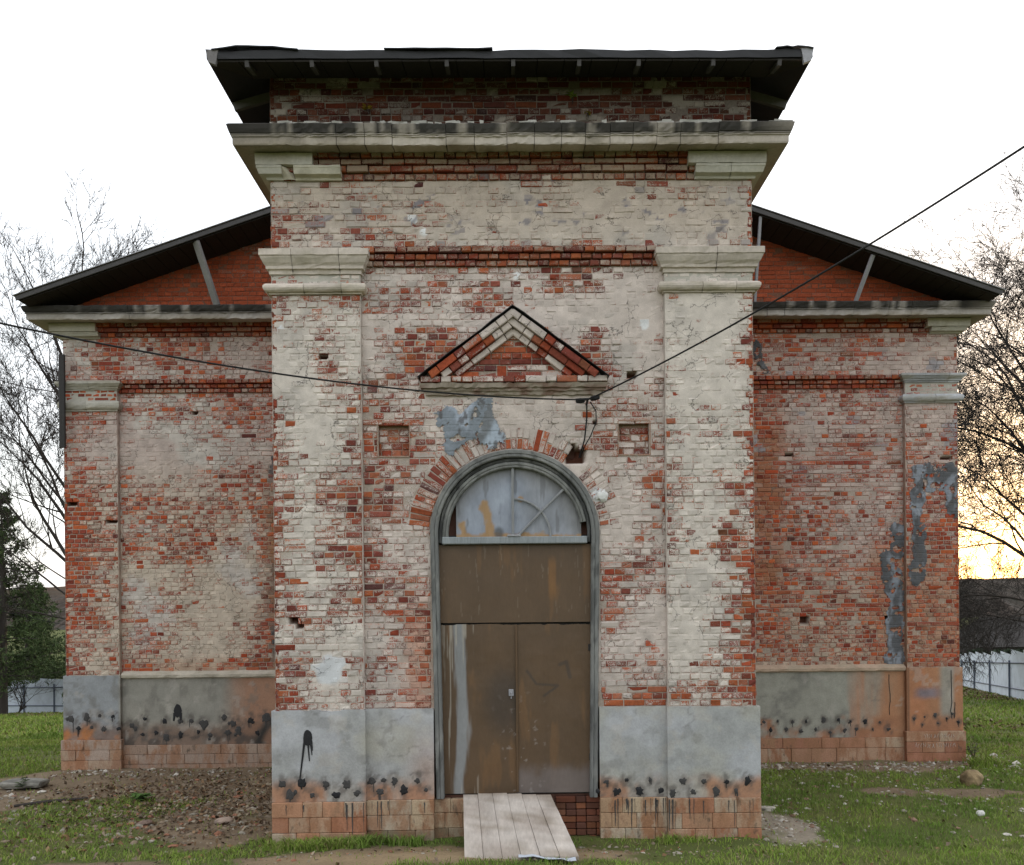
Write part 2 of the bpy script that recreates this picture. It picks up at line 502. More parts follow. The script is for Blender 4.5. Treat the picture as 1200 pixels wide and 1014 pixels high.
CEM = (0.17, 0.185, 0.21)
def look(zone, x, z):
    """paint cover, paint colour and brick tint for a place on a wall"""
    x = np.asarray(x, float); z = np.asarray(z, float)
    wx = x + 0.10 * (fbm(x * 4, z * 4, 3) - 0.5); wz = z + 0.10 * (fbm(x * 4, z * 4, 9) - 0.5)
    big = fbm(x * 1.1, z * 1.1, 21)
    if zone == 'porch':
        cov = sample(MT, wx, wz, -2.82, 7.733, 0.25)
        field = ((np.abs(x) < PI_) & (z < 6.95)).astype(float)
        pc = mixc((0.545, 0.49, 0.435), (0.515, 0.445, 0.40), field * 0.9)
        up = sm(6.6, 7.4, z)
        pc = mixc(pc, (0.43, 0.365, 0.305), up)
        pc = mixc(pc, (0.36, 0.33, 0.30), sm(0.55, 0.7, fbm(x * 2.3, z * 2.3, 33)) * 0.5)
        tint = np.ones_like(x)
        # a smear of white filler low on the left pilaster
        k = sm(0.2, 0.12, np.hypot((x + 2.18) / 1.2, z - 2.02) + 0.14 * (fbm(x * 9, z * 9, 51) - 0.5))
        pc = mixc(pc, (0.53, 0.54, 0.55), k); cov = cov * (1 - k) + 1.0 * k
        # light filler dabs
        for px, pz, pr in ((-2.72, 6.02, 0.035), (-1.15, 7.27, 0.05), (-1.03, 7.14, 0.045), (1.55, 6.05, 0.05), (0.99, 4.05, 0.08), (0.05, 6.65, 0.05)):
            k = sm(pr * 1.3, pr * 0.8, np.hypot(x - px, z - pz)); pc = mixc(pc, (0.62, 0.62, 0.62), k); cov = np.maximum(cov, k)
        # rosy rain-wash on the jamb left of the door
        k = sm(0.3, 0.05, np.abs(x + 1.12)) * sm(3.2, 2.4, z) * 0.8
        pc = mixc(pc, (0.42, 0.23, 0.16), k)
        cov = cov + 0.07 * up
        # dark soot specks of the frieze
        k = sm(0.66, 0.72, fbm(x * 6, z * 8, 57)) * up
        pc = mixc(pc, (0.16, 0.15, 0.17), k * 0.85)
        cov = cov + (fbm(x * 12, z * 12, 61) - 0.5) * 0.3
        return cov, pc, tint
    if zone == 'left':
        cov = sample(ML, wx, wz, -7.674, 7.40, 0.366) - 0.03
        pc = mixc((0.50, 0.425, 0.345), (0.46, 0.38, 0.34), sm(4.2, 5.6, z))
        pc = mixc(pc, (0.50, 0.455, 0.41), sm(0.55, 0.68, big))
        k = sm(-4.45, -4.05, x + 0.25 * (fbm(x * 2, z * 1.5, 5) - 0.5)) * sm(5.4, 4.2, z)
        rust = mixc((0.26, 0.125, 0.055), (0.13, 0.07, 0.045), sm(0.5, 0.62, fbm(x * 3, z * 3, 15)))
        pc = mixc(pc, rust, k); cov = cov * (1 - k) + 0.72 * k
        k = sm(0.62, 0.72, fbm(x * 2.6, z * 1.3, 19)) * sm(-4.3, -4.1, x)
        pc = mixc(pc, (0.06, 0.06, 0.065), k); cov = np.maximum(cov, k * 0.9)
        k = sm(2.0, 1.7, z) * sm(-6.7, -6.6, x) * 0.6
        pc = mixc(pc, (0.36, 0.23, 0.15), k)
        cov = cov + (fbm(x * 10, z * 10, 63) - 0.5) * 0.3
        return cov, pc, np.ones_like(x)
    if zone == 'right':
        cov = sample(MR, wx, wz, 4.16, 7.37, 0.366) + 0.16 * (vn(x * 0.5, z * 3.4, 77) - 0.5) + 0.07 * sm(4.0, 5.0, z)
        pc = mixc((0.47, 0.385, 0.335), (0.43, 0.345, 0.31), big)
        pc = mixc(pc, (0.42, 0.33, 0.24), sm(4.0, 2.4, z) * 0.7)
        k = sm(4.85, 4.55, x + 0.2 * (fbm(x * 2, z * 1.2, 6) - 0.5)) * sm(6.7, 6.3, z) * sm(2.2, 3.2, z)
        k = k * (0.45 + 0.55 * sm(0.35, 0.6, fbm(x * 3, z * 2.2, 12)))
        pc = mixc(pc, (0.30, 0.12, 0.055), k * 0.9); cov = cov * (1 - k) + 0.62 * k
        k = sm(6.0, 6.3, x + 0.25 * (fbm(x * 3, z * 2, 8) - 0.5)) * sm(4.0, 3.4, z)
        pc = mixc(pc, (0.34, 0.17, 0.10), k * 0.7); cov = np.maximum(cov, k * 0.5)
        k = sm(0.66, 0.74, fbm(x * 2.2, z * 2.2, 91)) * sm(4.5, 5.0, z)
        pc = mixc(pc, (0.30, 0.28, 0.29), k)
        cov = cov + (fbm(x * 10, z * 10, 65) - 0.5) * 0.3
        return cov, pc, np.ones_like(x)
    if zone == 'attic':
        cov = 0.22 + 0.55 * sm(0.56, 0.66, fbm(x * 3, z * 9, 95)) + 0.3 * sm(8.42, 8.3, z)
        return cov, mixc((0.30, 0.265, 0.215), (0.11, 0.095, 0.085), big), np.full_like(x, 0.27)  # paint and brick darkened: shade under the eaves put into the colour
    if zone == 'gable':
        return np.full_like(x, 0.06) + 0.25 * sm(0.6, 0.7, big), mixc((0.30, 0.2, 0.15), (0.3, 0.24, 0.2), big), np.full_like(x, 0.9)
    return np.full_like(x, 0.35) + 0.4 * (big - 0.5), mixc((0.42, 0.37, 0.32), (0.40, 0.34, 0.3), big), np.ones_like(x)

# ------------------------------------------------------------------ the church
church = empty('church', (0, 0, 0), 'old brick church with flaking whitewash, projecting porch and tall arched brown doors', 'church')
BR = []      # every brick: zone, u, z, w, h, front n, depth, angle, cov, pc, bc, frame, wall part

FRONT = (np.array([0, 0, 0.]), np.array([1., 0, 0]), np.array([0, -1., 0]))
def frame_at(origin, U, N):
    return (np.array(origin, float), np.array(U, float), np.array(N, float))
FR_P = frame_at((0, 0, 0), (1, 0, 0), (0, -1, 0))
FR_F = frame_at((0, FY, 0), (1, 0, 0), (0, -1, 0))
FR_W = frame_at((0, S, 0), (1, 0, 0), (0, -1, 0))
FR_WF = frame_at((0, WF, 0), (1, 0, 0), (0, -1, 0))

def add_brick(zone, fr, wall, u, z, w, h, n=0.0, dep=0.05, ang=0.0, cov=None, pc=None, bc=None, single=True):
    BR.append([zone, fr, wall, u, z, w, h, n, dep, ang, cov, pc, bc, single])

def subtract(iv, blocks):
    for a, b in blocks:
        out = []
        for p, q in iv:
            if b <= p or a >= q:
                out.append((p, q)); continue
            if a > p: out.append((p, a))
            if b < q: out.append((b, q))
        iv = out
    return iv

COURSE = [0]
def lay(zone, fr, wall, u0, u1, z0, z1, blocks=None, n=0.0, dep=0.05, ch=CH, header=0.82, miss=0.0, single=True, bounds=None, bare=0.0):
    k = max(1, int(round((z1 - z0) / ch))); ch = (z1 - z0) / k
    rs = random.Random(int((u0 * 131 + z0 * 977 + fr[0][1] * 31) * 10) & 0xffffff)
    for i in range(k):
        z = z0 + (i + 0.5) * ch
        iv = [(u0, u1)] if bounds is None else [bounds(z)]
        if iv[0][1] - iv[0][0] < 0.06:
            continue
        if blocks:
            iv = subtract(iv, blocks(z, ch))
        head = rs.random() < header
        flem = (not head) and rs.random() < 0.35
        u = u0 - rs.uniform(0, 0.25); j = 0
        cb = rs.gauss(0, 0.07) - bare
        wob = rs.uniform(-0.0015, 0.0015)
        while u < u1:
            L = 0.122 if head else (0.248 if not (flem and j % 2) else 0.122)
            L *= rs.uniform(0.95, 1.05); j += 1
            for a, b in iv:
                p, q = max(u, a), min(u + L, b)
                if q - p > 0.03:
                    if rs.random() < miss:
                        continue
                    add_brick(zone, fr, wall, (p + q) / 2, z + wob + rs.uniform(-0.0012, 0.0012), q - p - 0.009 - rs.random() * 0.003, ch - 0.0105 - rs.random() * 0.002,
                              n + rs.gauss(0, 0.0025) - (0.012 if rs.random() < 0.035 else 0), dep, rs.gauss(0, 0.004), cov=cb, single=single)
            u += L
    return

HOLES = [(-2.60, 2.62, 0.055, 0.045), (-2.53, 2.545, 0.05, 0.04), (-2.22, 5.70, 0.05, 0.03), (0.72, 4.52, 0.12, 0.09), (0.66, 4.58, 0.07, 0.08), (1.40, 5.47, 0.065, 0.05), (0.96, 4.90, 0.02, 0.03)]

def hole_blocks(holes):
    def f(z, ch):
        return [(x - w, x + w) for x, hz, w, h in holes if abs(z - hz) < h]
    return f

def mortar(name, zone, fr, u0, u1, z0, z1, keep=None, holes=(), step=0.026, deep=0.0, parent=church, flat=-0.009):
    """the bed the bricks sit in: lime mortar, flush where paint still fills the joints, hollow where a brick is lost"""
    nu, nz = max(2, int((u1 - u0) / step)), max(2, int((z1 - z0) / step))
    uu, zz = np.meshgrid(np.linspace(u0, u1, nu + 1), np.linspace(z0, z1, nz + 1))
    cov, pc, tint = look(zone, uu, zz)
    nn = flat + 0.0095 * sm(0.68, 1.02, cov + 0.5 * (fbm(uu * 16, zz * 16, 71) - 0.5)) + 0.004 * (fbm(uu * 30, zz * 30, 73) - 0.5) + deep
    bcc = mixc((0.43, 0.365, 0.305), (0.30, 0.24, 0.195), fbm(uu * 3, zz * 3, 75)) * (0.12 + 0.88 * tint[..., None])  # tint also puts the attic's eave shade into its mortar
    if zone == 'gable':
        bcc = bcc * np.array([0.62, 0.34, 0.27])
    for x, hz, w, h in holes:
        k = sm(1.02, 0.88, np.maximum(np.abs(uu - x) / w, np.abs(zz - hz) / h))
        nn = nn - k * 0.12
        bcc = mixc(bcc, (0.09, 0.035, 0.022), k); cov = cov * (1 - k)
    o, U, N = fr
    V = o + uu[..., None] * U + nn[..., None] * N
    V[..., 2] += zz
    idx = np.arange((nu + 1) * (nz + 1)).reshape(nz + 1, nu + 1)
    q = np.stack([idx[:-1, :-1], idx[:-1, 1:], idx[1:, 1:], idx[1:, :-1]], -1).reshape(-1, 4)
    if keep is not None:
        cu = (uu[:-1, :-1] + uu[1:, 1:]) / 2; cz = (zz[:-1, :-1] + zz[1:, 1:]) / 2
        q = q[keep(cu, cz).ravel()]
    me = mesh_np(name, V.reshape(-1, 3), q, None, {'bc': bcc.reshape(-1, 3), 'pc': pc.reshape(-1, 3), 'cov': cov.ravel()}, smooth=True)
    return link(name, me, M_BRICK, parent)

# solid cores behind the brick skins
core = MB()
core.box(-HW + 0.05, HW - 0.05, 0.24, S + 0.2, 0.0, 8.95)
core.box(-WW + 0.05, -HW - 0.01, S + 0.26, BACK, 0.0, 7.72)
core.box(HW + 0.01, WW - 0.05, S + 0.26, BACK, 0.0, 7.72)
core.box(-HW + 0.02, HW - 0.02, S + 0.3, BACK, 0.0, 7.72)
core.build('wall_core', M_CORE, church)

# ---- porch front
def arch_half(z, r):
    if z <= SPR:
        return r
    return math.sqrt(max(0.0, r * r - (z - SPR) ** 2))
ARX = RO + 0.265
ring_lo = SPR + 0.10
def door_blocks(z, ch):
    b = []
    if z < SPR + ARX:
        h = arch_half(z, ARX) if z > ring_lo else RO - 0.005
        if h > 0.02:
            b.append((-h, h))
    for x0, x1, a, c in ((-1.605, -1.235, 4.53, 4.925), (1.235, 1.605, 4.53, 4.925)):
        if a < z < c:
            b.append((x0, x1))
    if 5.22 < z < 6.27:
        if z < 5.43:
            hh = 1.10 if z > 5.36 else 1.02
        else:
            hh = 1.12 * (6.24 - z) / (6.24 - 5.42)
        if hh > 0.03:
            b.append((-hh, hh))
    return b + hole_blocks(HOLES)(z, ch)

def keep_field(u, z):
    inside = (np.abs(u) < RO - 0.03) & (z < SPR)
    inside |= (np.hypot(u, z - SPR) < RO - 0.03) & (z >= SPR)
    for x0, x1, a, c in ((-1.605, -1.235, 4.53, 4.925), (1.235, 1.605, 4.53, 4.925)):
        inside |= (u > x0) & (u < x1) & (z > a) & (z < c)
    return ~inside

w_field = mortar('porch_wall', 'porch', FR_F, -PI_ - 0.02, PI_ + 0.02, ZP - 0.03, 6.98, keep_field, HOLES)
w_pl = mortar('pilaster', 'porch', FR_P, -HW, -PI_, ZP - 0.02, 6.96, None, HOLES)
w_pr = mortar('pilaster', 'porch', FR_P, PI_, HW, ZP - 0.02, 6.96, None, HOLES)
w_fr = mortar('frieze_wall', 'porch', FR_P, -HW, HW, 6.96, 8.05)
w_at = mortar('attic_wall', 'attic', FR_P, -HW, HW, 8.16, 8.98)
lay('porch', FR_F, w_field, -PI_, PI_, ZP, 6.75, door_blocks)
lay('porch', FR_P, w_pl, -HW, -PI_, ZP, 6.41, hole_blocks(HOLES), header=0.85)
lay('porch', FR_P, w_pr, PI_, HW, ZP, 6.41, hole_blocks(HOLES), header=0.85)
lay('porch', FR_P, w_pl, -HW, -PI_, 6.53, 6.65)
lay('porch', FR_P, w_pr, PI_, HW, 6.53, 6.65)
lay('porch', FR_P, w_fr, -HW, HW, 6.965, 7.735)
lay('attic', FR_P, w_at, -HW, HW, 8.20, 8.975, header=0.45, miss=0.02)
# edge faces of the pilasters where the field steps back
for s in (-1, 1):
    mb = MB(); a, b = sorted((s * PI_, s * (PI_ - 0.004)))
    mb.box(a, b, 0.004, FY + 0.02, ZP, 6.95)
    vz = np.array(mb.v); c_, p_, t_ = look('porch', vz[:, 0], vz[:, 2])
    mb.build('pilaster_return', M_BRICK, church, {'bc': np.tile((0.30, 0.2, 0.15), (len(vz), 1)), 'pc': p_, 'cov': np.full(len(vz), 0.8)})
# stepped brick string course between the capitals
for k, (a, b, pr) in enumerate(((6.75, 6.822, 0.035), (6.822, 6.892, 0.06), (6.892, 6.965, 0.095))):
    lay('porch', FR_F, w_field, -PI_ + 0.01, PI_ - 0.01, a, b, n=pr, dep=pr + 0.05, header=1.0 if k < 2 else 0.3)
# stepped brick bed under the cornice
for k, (a, b, pr) in enumerate(((7.735, 7.815, 0.022), (7.815, 7.895, 0.06), (7.895, 7.965, 0.075), (7.965, 8.03, 0.105))):
    lay('porch', FR_P, w_fr, -HW - pr * 0.6, HW + pr * 0.6, a, b, n=pr, dep=pr + 0.05, header=0.5)

# ---- side walls of the porch and the outer ends of the wings
FR_SL = frame_at((-HW, 0, 0), (0, -1, 0), (-1, 0, 0))
FR_SR = frame_at((HW, 0, 0), (0, 1, 0), (1, 0, 0))
FR_EL = frame_at((-WW, 0, 0), (0, -1, 0), (-1, 0, 0))
FR_ER = frame_at((WW, 0, 0), (0, 1, 0), (1, 0, 0))
for fr, a, b in ((FR_SL, -S - 0.02, 0.0), (FR_SR, 0.0, S + 0.02)):
    w = mortar('porch_side_wall', 'side', fr, a, b, 0.0, 8.97, step=0.05)
    lay('side', fr, w, a, b, 0.5, 8.0, header=0.3, single=False)
    lay('attic', fr, w, a, b, 8.24, 8.97, header=0.3, single=False)
for fr, a, b in ((FR_EL, -S - 5.0, -S), (FR_ER, S, S + 5.0)):
    w = mortar('wing_end_wall', 'side', fr, a, b, 0.0, 7.6, step=0.06)
    lay('side', fr, w, a, b, 0.5, 7.5, header=0.5, single=False)

# ---- wings
WH_L = [(-5.48, 6.1, 0.05, 0.04), (-7.55, 4.55, 0.09, 0.04), (-6.88, 4.23, 0.10, 0.035), (-6.66, 6.50, 0.06, 0.04)]
WH_R = [(5.02, 2.43, 0.075, 0.07), (4.78, 5.28, 0.07, 0.045), (6.48, 2.46, 0.06, 0.03), (7.03, 4.72, 0.05, 0.05), (7.47, 5.2, 0.10, 0.04)]
for s, zone, hs in ((-1, 'left', WH_L), (1, 'right', WH_R)):
    def X(a, b, s=s):
        return (s * b, s * a) if s < 0 else (a, b)
    fa, fb = X(HW, WPI)
    pa, pb = X(WPI, WW)
    wf = mortar('wing_wall', zone, FR_WF, fa, fb, 1.55, 6.66, None, hs, step=0.03)
    wp = mortar('wing_pilaster', zone, FR_W, pa, pb, 1.58, 6.66, None, hs, step=0.03)
    wz = mortar('wing_frieze_wall', zone, FR_W, *X(HW, WW), 6.65, 7.72, None, hs, step=0.03)
    lay(zone, FR_WF, wf, fa, fb, 1.64, 6.43, hole_blocks(hs))
    lay(zone, FR_W, wp, pa, pb, 1.61, 6.115, hole_blocks(hs), header=0.85)
    lay(zone, FR_W, wp, pa, pb, 6.29, 6.49, bare=0.45 if s < 0 else 0.1)
    lay(zone, FR_W, wz, *X(HW, WW), 6.65, 7.37, hole_blocks(hs))
    for k, (a, b, pr) in enumerate(((6.43, 6.505, 0.035), (6.505, 6.575, 0.06), (6.575, 6.65, 0.1))):
        lay(zone, FR_WF, wf, fa, fb, a, b, n=pr, dep=pr + 0.05, header=1.0 if k < 2 else 0.4, bare=0.12)
    for k, (a, b, pr) in enumerate(((7.37, 7.445, 0.03), (7.445, 7.52, 0.07), (7.52, 7.60, 0.12))):
        lay(zone, FR_W, wz, *X(HW, WW), a, b, n=pr, dep=pr + 0.05, header=0.5)
    pv = MB(); a, b = sorted((s * WPI, s * (WPI - 0.004)))
    pv.box(a, b, S + 0.004, WF + 0.02, 1.58, 6.64)
    vz = np.array(pv.v); c_, p_, t_ = look(zone, vz[:, 0], vz[:, 2])
    pv.build('pilaster_return', M_BRICK, church, {'bc': np.tile((0.30, 0.2, 0.15), (len(vz), 1)), 'pc': p_, 'cov': np.full(len(vz), 0.75)})
    # gable triangle above the wing, behind the verge
    ZG = lambda ax: 7.62 + 0.365 * (8.10 - ax)
    def gb(z, s=s):
        lim = 8.02 - (z - 0.06 - 7.73) / 0.341
        return (HW, min(WW, lim)) if s > 0 else (-min(WW, lim), -HW)
    wg = mortar('gable_wall', 'gable', FR_W, *X(HW, WW), 7.70, 9.6, lambda u, z: z < 7.75 + 0.341 * (8.02 - np.abs(u)), step=0.04)
    lay('gable', FR_W, wg, *X(HW, WW), 7.76, 9.54, bounds=gb, header=0.4)

# ---- voussoirs of the door arch
arch = MB()
N_V = 47
for i in range(N_V):
    a0 = R(5) + R(170) * i / N_V
    am = a0 + R(170) / N_V / 2
    deg = math.degrees(am)
    if 42 < deg < 56:
        continue
    long = random.random() < 0.15
    r0, r1 = RO + 0.004 + random.random() * 0.006, ARX - 0.012 + (0.02 if long else 0) - random.random() * 0.02
    rc = (r0 + r1) / 2
    w = (r1 - r0); h = R(170) / N_V * (RO + 0.13) - 0.011
    cv = -0.35 if deg > 128 else (-0.12 if deg > 100 else (-0.38 if deg > 20 else -0.42))
    halves = [(r0, (r0 + r1) / 2 - 0.005), ((r0 + r1) / 2 + 0.005, r1)] if random.random() < (0.3 if deg > 100 else 0.8) else [(r0, r1)]
    for p, q in halves:
        add_brick('porch', FR_F, 'arch', (p + q) / 2 * math.cos(am), SPR + (p + q) / 2 * math.sin(am), q - p, h * ((p + q) / 2) / (RO + 0.13), random.gauss(0.002, 0.003), 0.05, am, cov=cv * 0.8 if (deg > 100 or p < r0 + 0.01) else 0.12)

# ---- pediment over the door
AP = math.atan2(0.815, 1.09)
ped_m = MB()
prof_pts = []
for s in (-1, 1):
    for band, (o0, o1, pr) in enumerate(((0.012, 0.098, 0.165), (0.098, 0.178, 0.125), (0.178, 0.252, 0.075))):
        L0 = 0.0
        # running length along the rake measured from the apex
        tot = 1.09 / math.cos(AP)
        om = (o0 + o1) / 2
        start = om * math.tan(AP) * 0.0
        u = 0.02
        while u < tot:
            L = random.choice((0.125, 0.125, 0.245)); e = min(u + L, tot + 0.02)
            m = (u + e) / 2
            cx = s * (m * math.cos(AP) - om * math.sin(AP) + om * math.tan(AP / 1) * 0.0)
            cz = 6.235 - m * math.sin(AP) - om * math.cos(AP)
            if cz > 5.455 and cx * s > 0.0:
                cvv = 0.4 if u < 0.36 else random.choice((-0.35, -0.4, -0.4, -0.2, 0.1))
                if band == 2: cvv += 0.2
                add_brick('porch', FR_F, 'pediment', cx, cz, (e - u) - 0.008, (o1 - o0) - 0.007, pr + random.gauss(0, 0.002), pr + 0.03, -s * AP, cov=cvv)
            u += L
w_ped = 'pediment'

# ------------------------------------------------------------------ mouldings in stone
def moulding(name, prof, xa, xb, plane, parent, lret=None, rret=None, step=0.07, jit=0.0025, col=None, shade=None, mat=None, **props):
    """one stone: profile (projection, height) run from xa to xb, with mitred returns back to y=lret / rret"""
    pr = np.array(prof, float)
    rings = []
    n = max(1, int(abs(xb - xa) / step))
    if lret is not None:
        rings.append([(xa - d, lret, z) for d, z in pr]); rings.append([(xa - d, plane - d, z) for d, z in pr])
    else:
        rings.append([(xa, plane - d, z) for d, z in pr])
    for i in range(1, n):
        x = xa + (xb - xa) * i / n
        jx = [random.gauss(0, jit) for _ in pr]
        rings.append([(x, plane - d + random.gauss(0, jit) * (d > 0.01), z + random.gauss(0, jit * 0.8)) for (d, z) in pr])
    if rret is not None:
        rings.append([(xb + d, plane - d, z) for d, z in pr]); rings.append([(xb + d, rret, z) for d, z in pr])
    else:
        rings.append([(xb, plane - d, z) for d, z in pr])
    k = len(pr)
    V = np.array(rings).reshape(-1, 3)
    q = []
    for i in range(len(rings) - 1):
        for j in range(k - 1):
            q.append((i * k + j, (i + 1) * k + j, (i + 1) * k + j + 1, i * k + j + 1))
        q.append((i * k + k - 1, (i + 1) * k + k - 1, (i + 1) * k, i * k))
    t = []
    for b in (0, (len(rings) - 1) * k):
        t += [(b, b + j, b + j + 1) for j in range(1, k - 1)]
    c = np.tile(np.array(col if col is not None else (0.46, 0.44, 0.38)) * random.uniform(0.9, 1.08), (len(V), 1))
    if shade is not None:
        c = shade(V, c)
    return link(name, mesh_np(name, V, q, t, {'bc': c}), mat or M_STONE, parent, **props)

STONE = (0.53, 0.468, 0.405)
CAP = lambda z0, z1, e: [(0.0, z0), (0.018 * 1, z0), (0.02, z0 + 0.18 * (z1 - z0)), (e * 0.42, z0 + 0.20 * (z1 - z0)), (e * 0.45, z0 + 0.32 * (z1 - z0)), (e * 0.52, z0 + 0.36 * (z1 - z0)),
                         (e * 0.66, z0 + 0.44 * (z1 - z0)), (e * 0.86, z0 + 0.62 * (z1 - z0)), (e * 0.9, z0 + 0.70 * (z1 - z0)), (e, z0 + 0.72 * (z1 - z0)), (e, z0 + 0.985 * (z1 - z0)), (e * 0.95, z1), (0.0, z1 + 0.012)]
AST = lambda z0, z1, e: [(0.0, z0), (0.022, z0), (0.022, z0 + 0.16 * (z1 - z0)), (e * 0.62, z0 + 0.18 * (z1 - z0)), (e * 0.86, z0 + 0.32 * (z1 - z0)), (e * 0.98, z0 + 0.52 * (z1 - z0)), (e * 0.96, z0 + 0.72 * (z1 - z0)), (e * 0.75, z0 + 0.92 * (z1 - z0)), (e * 0.5, z1), (0.0, z1 + 0.006)]

def dirty(V, c):
    k = sm(0.50, 0.68, fbm(V[:, 0] * 5, V[:, 2] * 14 + V[:, 1] * 3, 101))
    return mixc(c, (0.30, 0.27, 0.20), k * 0.55)

def capital(x0, x1, plane, zt, zb, at, ab, e, cuts, yl, yr, col, label=None):
    """upper moulding and astragal of one pilaster, each of two or three stones"""
    base = MB(); base.box(x0, x1, plane + 0.002, plane + 0.04, ab, zt)
    root = base.build('capital', M_STONE, church, {'bc': (0.4, 0.38, 0.33)})
    for prof, cu in ((CAP(zb, zt, e), cuts[0]), (AST(ab, at, e * 0.72), cuts[1])):
        xs = [x0] + [x0 + (x1 - x0) * c for c in cu] + [x1]
        for i in range(len(xs) - 1):
            moulding('moulding_stone', prof, xs[i] + (0.0025 if i else 0), xs[i + 1] - (0.0025 if i < len(xs) - 2 else 0), plane + random.uniform(-0.003, 0.003), root,
                     yl if i == 0 else None, yr if i == len(xs) - 2 else None, col=np.array(col) * random.uniform(0.9, 1.06), shade=dirty)
    return root

capital(-HW, -PI_, 0.0, 6.91, 6.645, 6.53, 6.41, 0.115, ([0.25, 0.78], [0.38, 0.8]), 0.5, FY + 0.03, STONE)
capital(PI_, HW, 0.0, 6.91, 6.645, 6.53, 6.41, 0.115, ([0.58], [0.42, 0.8]), FY + 0.03, 0.5, STONE)
capital(-WW, -WPI, S, 6.605, 6.465, 6.285, 6.11, 0.10, ([0.5], [0.45]), S + 0.5, WF + 0.03, (0.42, 0.40, 0.35))
capital(WPI, WW, S, 6.65, 6.51, 6.305, 6.16, 0.11, ([0.8], [0.55]), WF + 0.03, S + 0.5, (0.40, 0.41, 0.43))

def mossy(V, c):
    """weathered dark crust on the upper mouldings, with pale washed runs"""
    f = fbm(V[:, 0] * 2.2, V[:, 2] * 2 + V[:, 1], 111)
    run = sm(0.52, 0.66, fbm(V[:, 0] * 9, V[:, 2] * 1.2, 115))
    zt = V[:, 2].max(); h = zt - V[:, 2]
    k = np.maximum(sm(0.185, 0.135, h) * (1 - 0.62 * run) * (0.9 + 0.25 * f), sm(0.56, 0.68, f) * 0.45)
    c = mixc(c, (0.030, 0.028, 0.025), np.clip(k, 0, 0.97))
    return mixc(c, (0.26, 0.22, 0.16), sm(0.16, 0.22, h) * sm(0.42, 0.6, f) * 0.6)

COR = [(0.0, 8.035), (0.10, 8.02), (0.31, 7.995), (0.325, 7.985), (0.33, 8.0), (0.33, 8.07), (0.342, 8.075), (0.342, 8.088), (0.350, 8.092), (0.350, 8.108), (0.358, 8.112), (0.372, 8.15), (0.385, 8.195), (0.36, 8.215), (0.0, 8.25)]
cb = MB(); cb.box(-HW, HW, 0.002, 0.1, 8.0, 8.24)
cor = cb.build('cornice', M_STONE, church, {'bc': (0.3, 0.28, 0.24)})
cuts = [-HW, -1.98, -1.66, -1.35, -0.74, -0.42, -0.05, 0.26, 0.57, 0.84, 1.12, 1.38, 1.65, 1.92, 2.35, HW]
for i in range(len(cuts) - 1):
    off = random.uniform(-0.006, 0.006)
    moulding('cornice_stone', [(d + (off if d > 0.2 else 0), z + (off * 0.6 if d > 0.2 else 0)) for d, z in COR], cuts[i] + 0.003, cuts[i + 1] - 0.003, 0.0, cor,
             S + 0.1 if i == 0 else None, S + 0.1 if i == len(cuts) - 2 else None, step=0.045, jit=0.0035, col=(0.42, 0.375, 0.32), shade=mossy)
# mortar scraps and lost lumps along the cornice top
sc_ = MB()
for _ in range(70):
    x = random.uniform(-HW - 0.3, HW + 0.3); w = random.uniform(0.03, 0.14)
    sc_.box(x, x + w, -0.36, -0.2, 8.2, 8.215 + random.uniform(0.005, 0.03), jit=0.008)
sc_.build('mortar_scraps', M_STONE, cor, {'bc': (0.33, 0.32, 0.29)}, kind='stuff')

# stone end blocks of the frieze bed
FB = lambda z0, z1, p0, p1: [(0.0, z0), (p0, z0), (p0 + 0.01, z0 + 0.2 * (z1 - z0)), (p1 * 0.8, z0 + 0.3 * (z1 - z0)), (p1 * 0.95, z0 + 0.75 * (z1 - z0)), (p1, z0 + 0.8 * (z1 - z0)), (p1, z1), (0, z1)]
eb = MB(); eb.box(-HW, -2.3, 0.002, 0.03, 7.74, 8.02); eb.box(2.05, HW, 0.002, 0.03, 7.74, 8.02)
ebr = eb.build('frieze_blocks', M_STONE, church, {'bc': (0.4, 0.38, 0.33)})
moulding('frieze_stone', [(0, 7.87), (0.135, 7.87), (0.14, 8.0), (0, 8.0)], -HW, -2.30, 0.0, ebr, 0.6, None, col=(0.47, 0.45, 0.40), shade=dirty)
moulding('frieze_stone', FB(7.74, 7.866, 0.03, 0.13), -HW, -2.66, 0.0, ebr, 0.6, None, col=(0.48, 0.46, 0.40), shade=dirty)
moulding('frieze_stone', FB(7.735, 7.866, 0.03, 0.13), -2.52, -1.98, 0.0, ebr, None, None, col=(0.50, 0.47, 0.39), shade=dirty)
chip = MB(); chip.v = [(-2.66, -0.12, 7.86), (-2.56, -0.03, 7.86), (-2.52, -0.03, 7.74), (-2.58, -0.05, 7.735), (-2.66, -0.03, 7.74), (-2.6, -0.015, 7.80)]
chip.t = [(0, 4, 3), (0, 3, 2), (0, 2, 1), (1, 2, 5)]
chip.build('broken_stone', M_STONE, ebr, {'bc': (0.45, 0.41, 0.33)})
moulding('frieze_stone', [(0, 7.87), (0.135, 7.87), (0.14, 8.0), (0, 8.0)], 2.05, HW, 0.0, ebr, None, 0.6, col=(0.44, 0.42, 0.37), shade=dirty)
moulding('frieze_stone', FB(7.735, 7.866, 0.03, 0.13), 2.14, 2.55, 0.0, ebr, None, None, col=(0.48, 0.46, 0.40), shade=dirty)
moulding('frieze_stone', FB(7.735, 7.866, 0.03, 0.13), 2.555, HW, 0.0, ebr, None, 0.6, col=(0.47, 0.45, 0.39), shade=dirty)

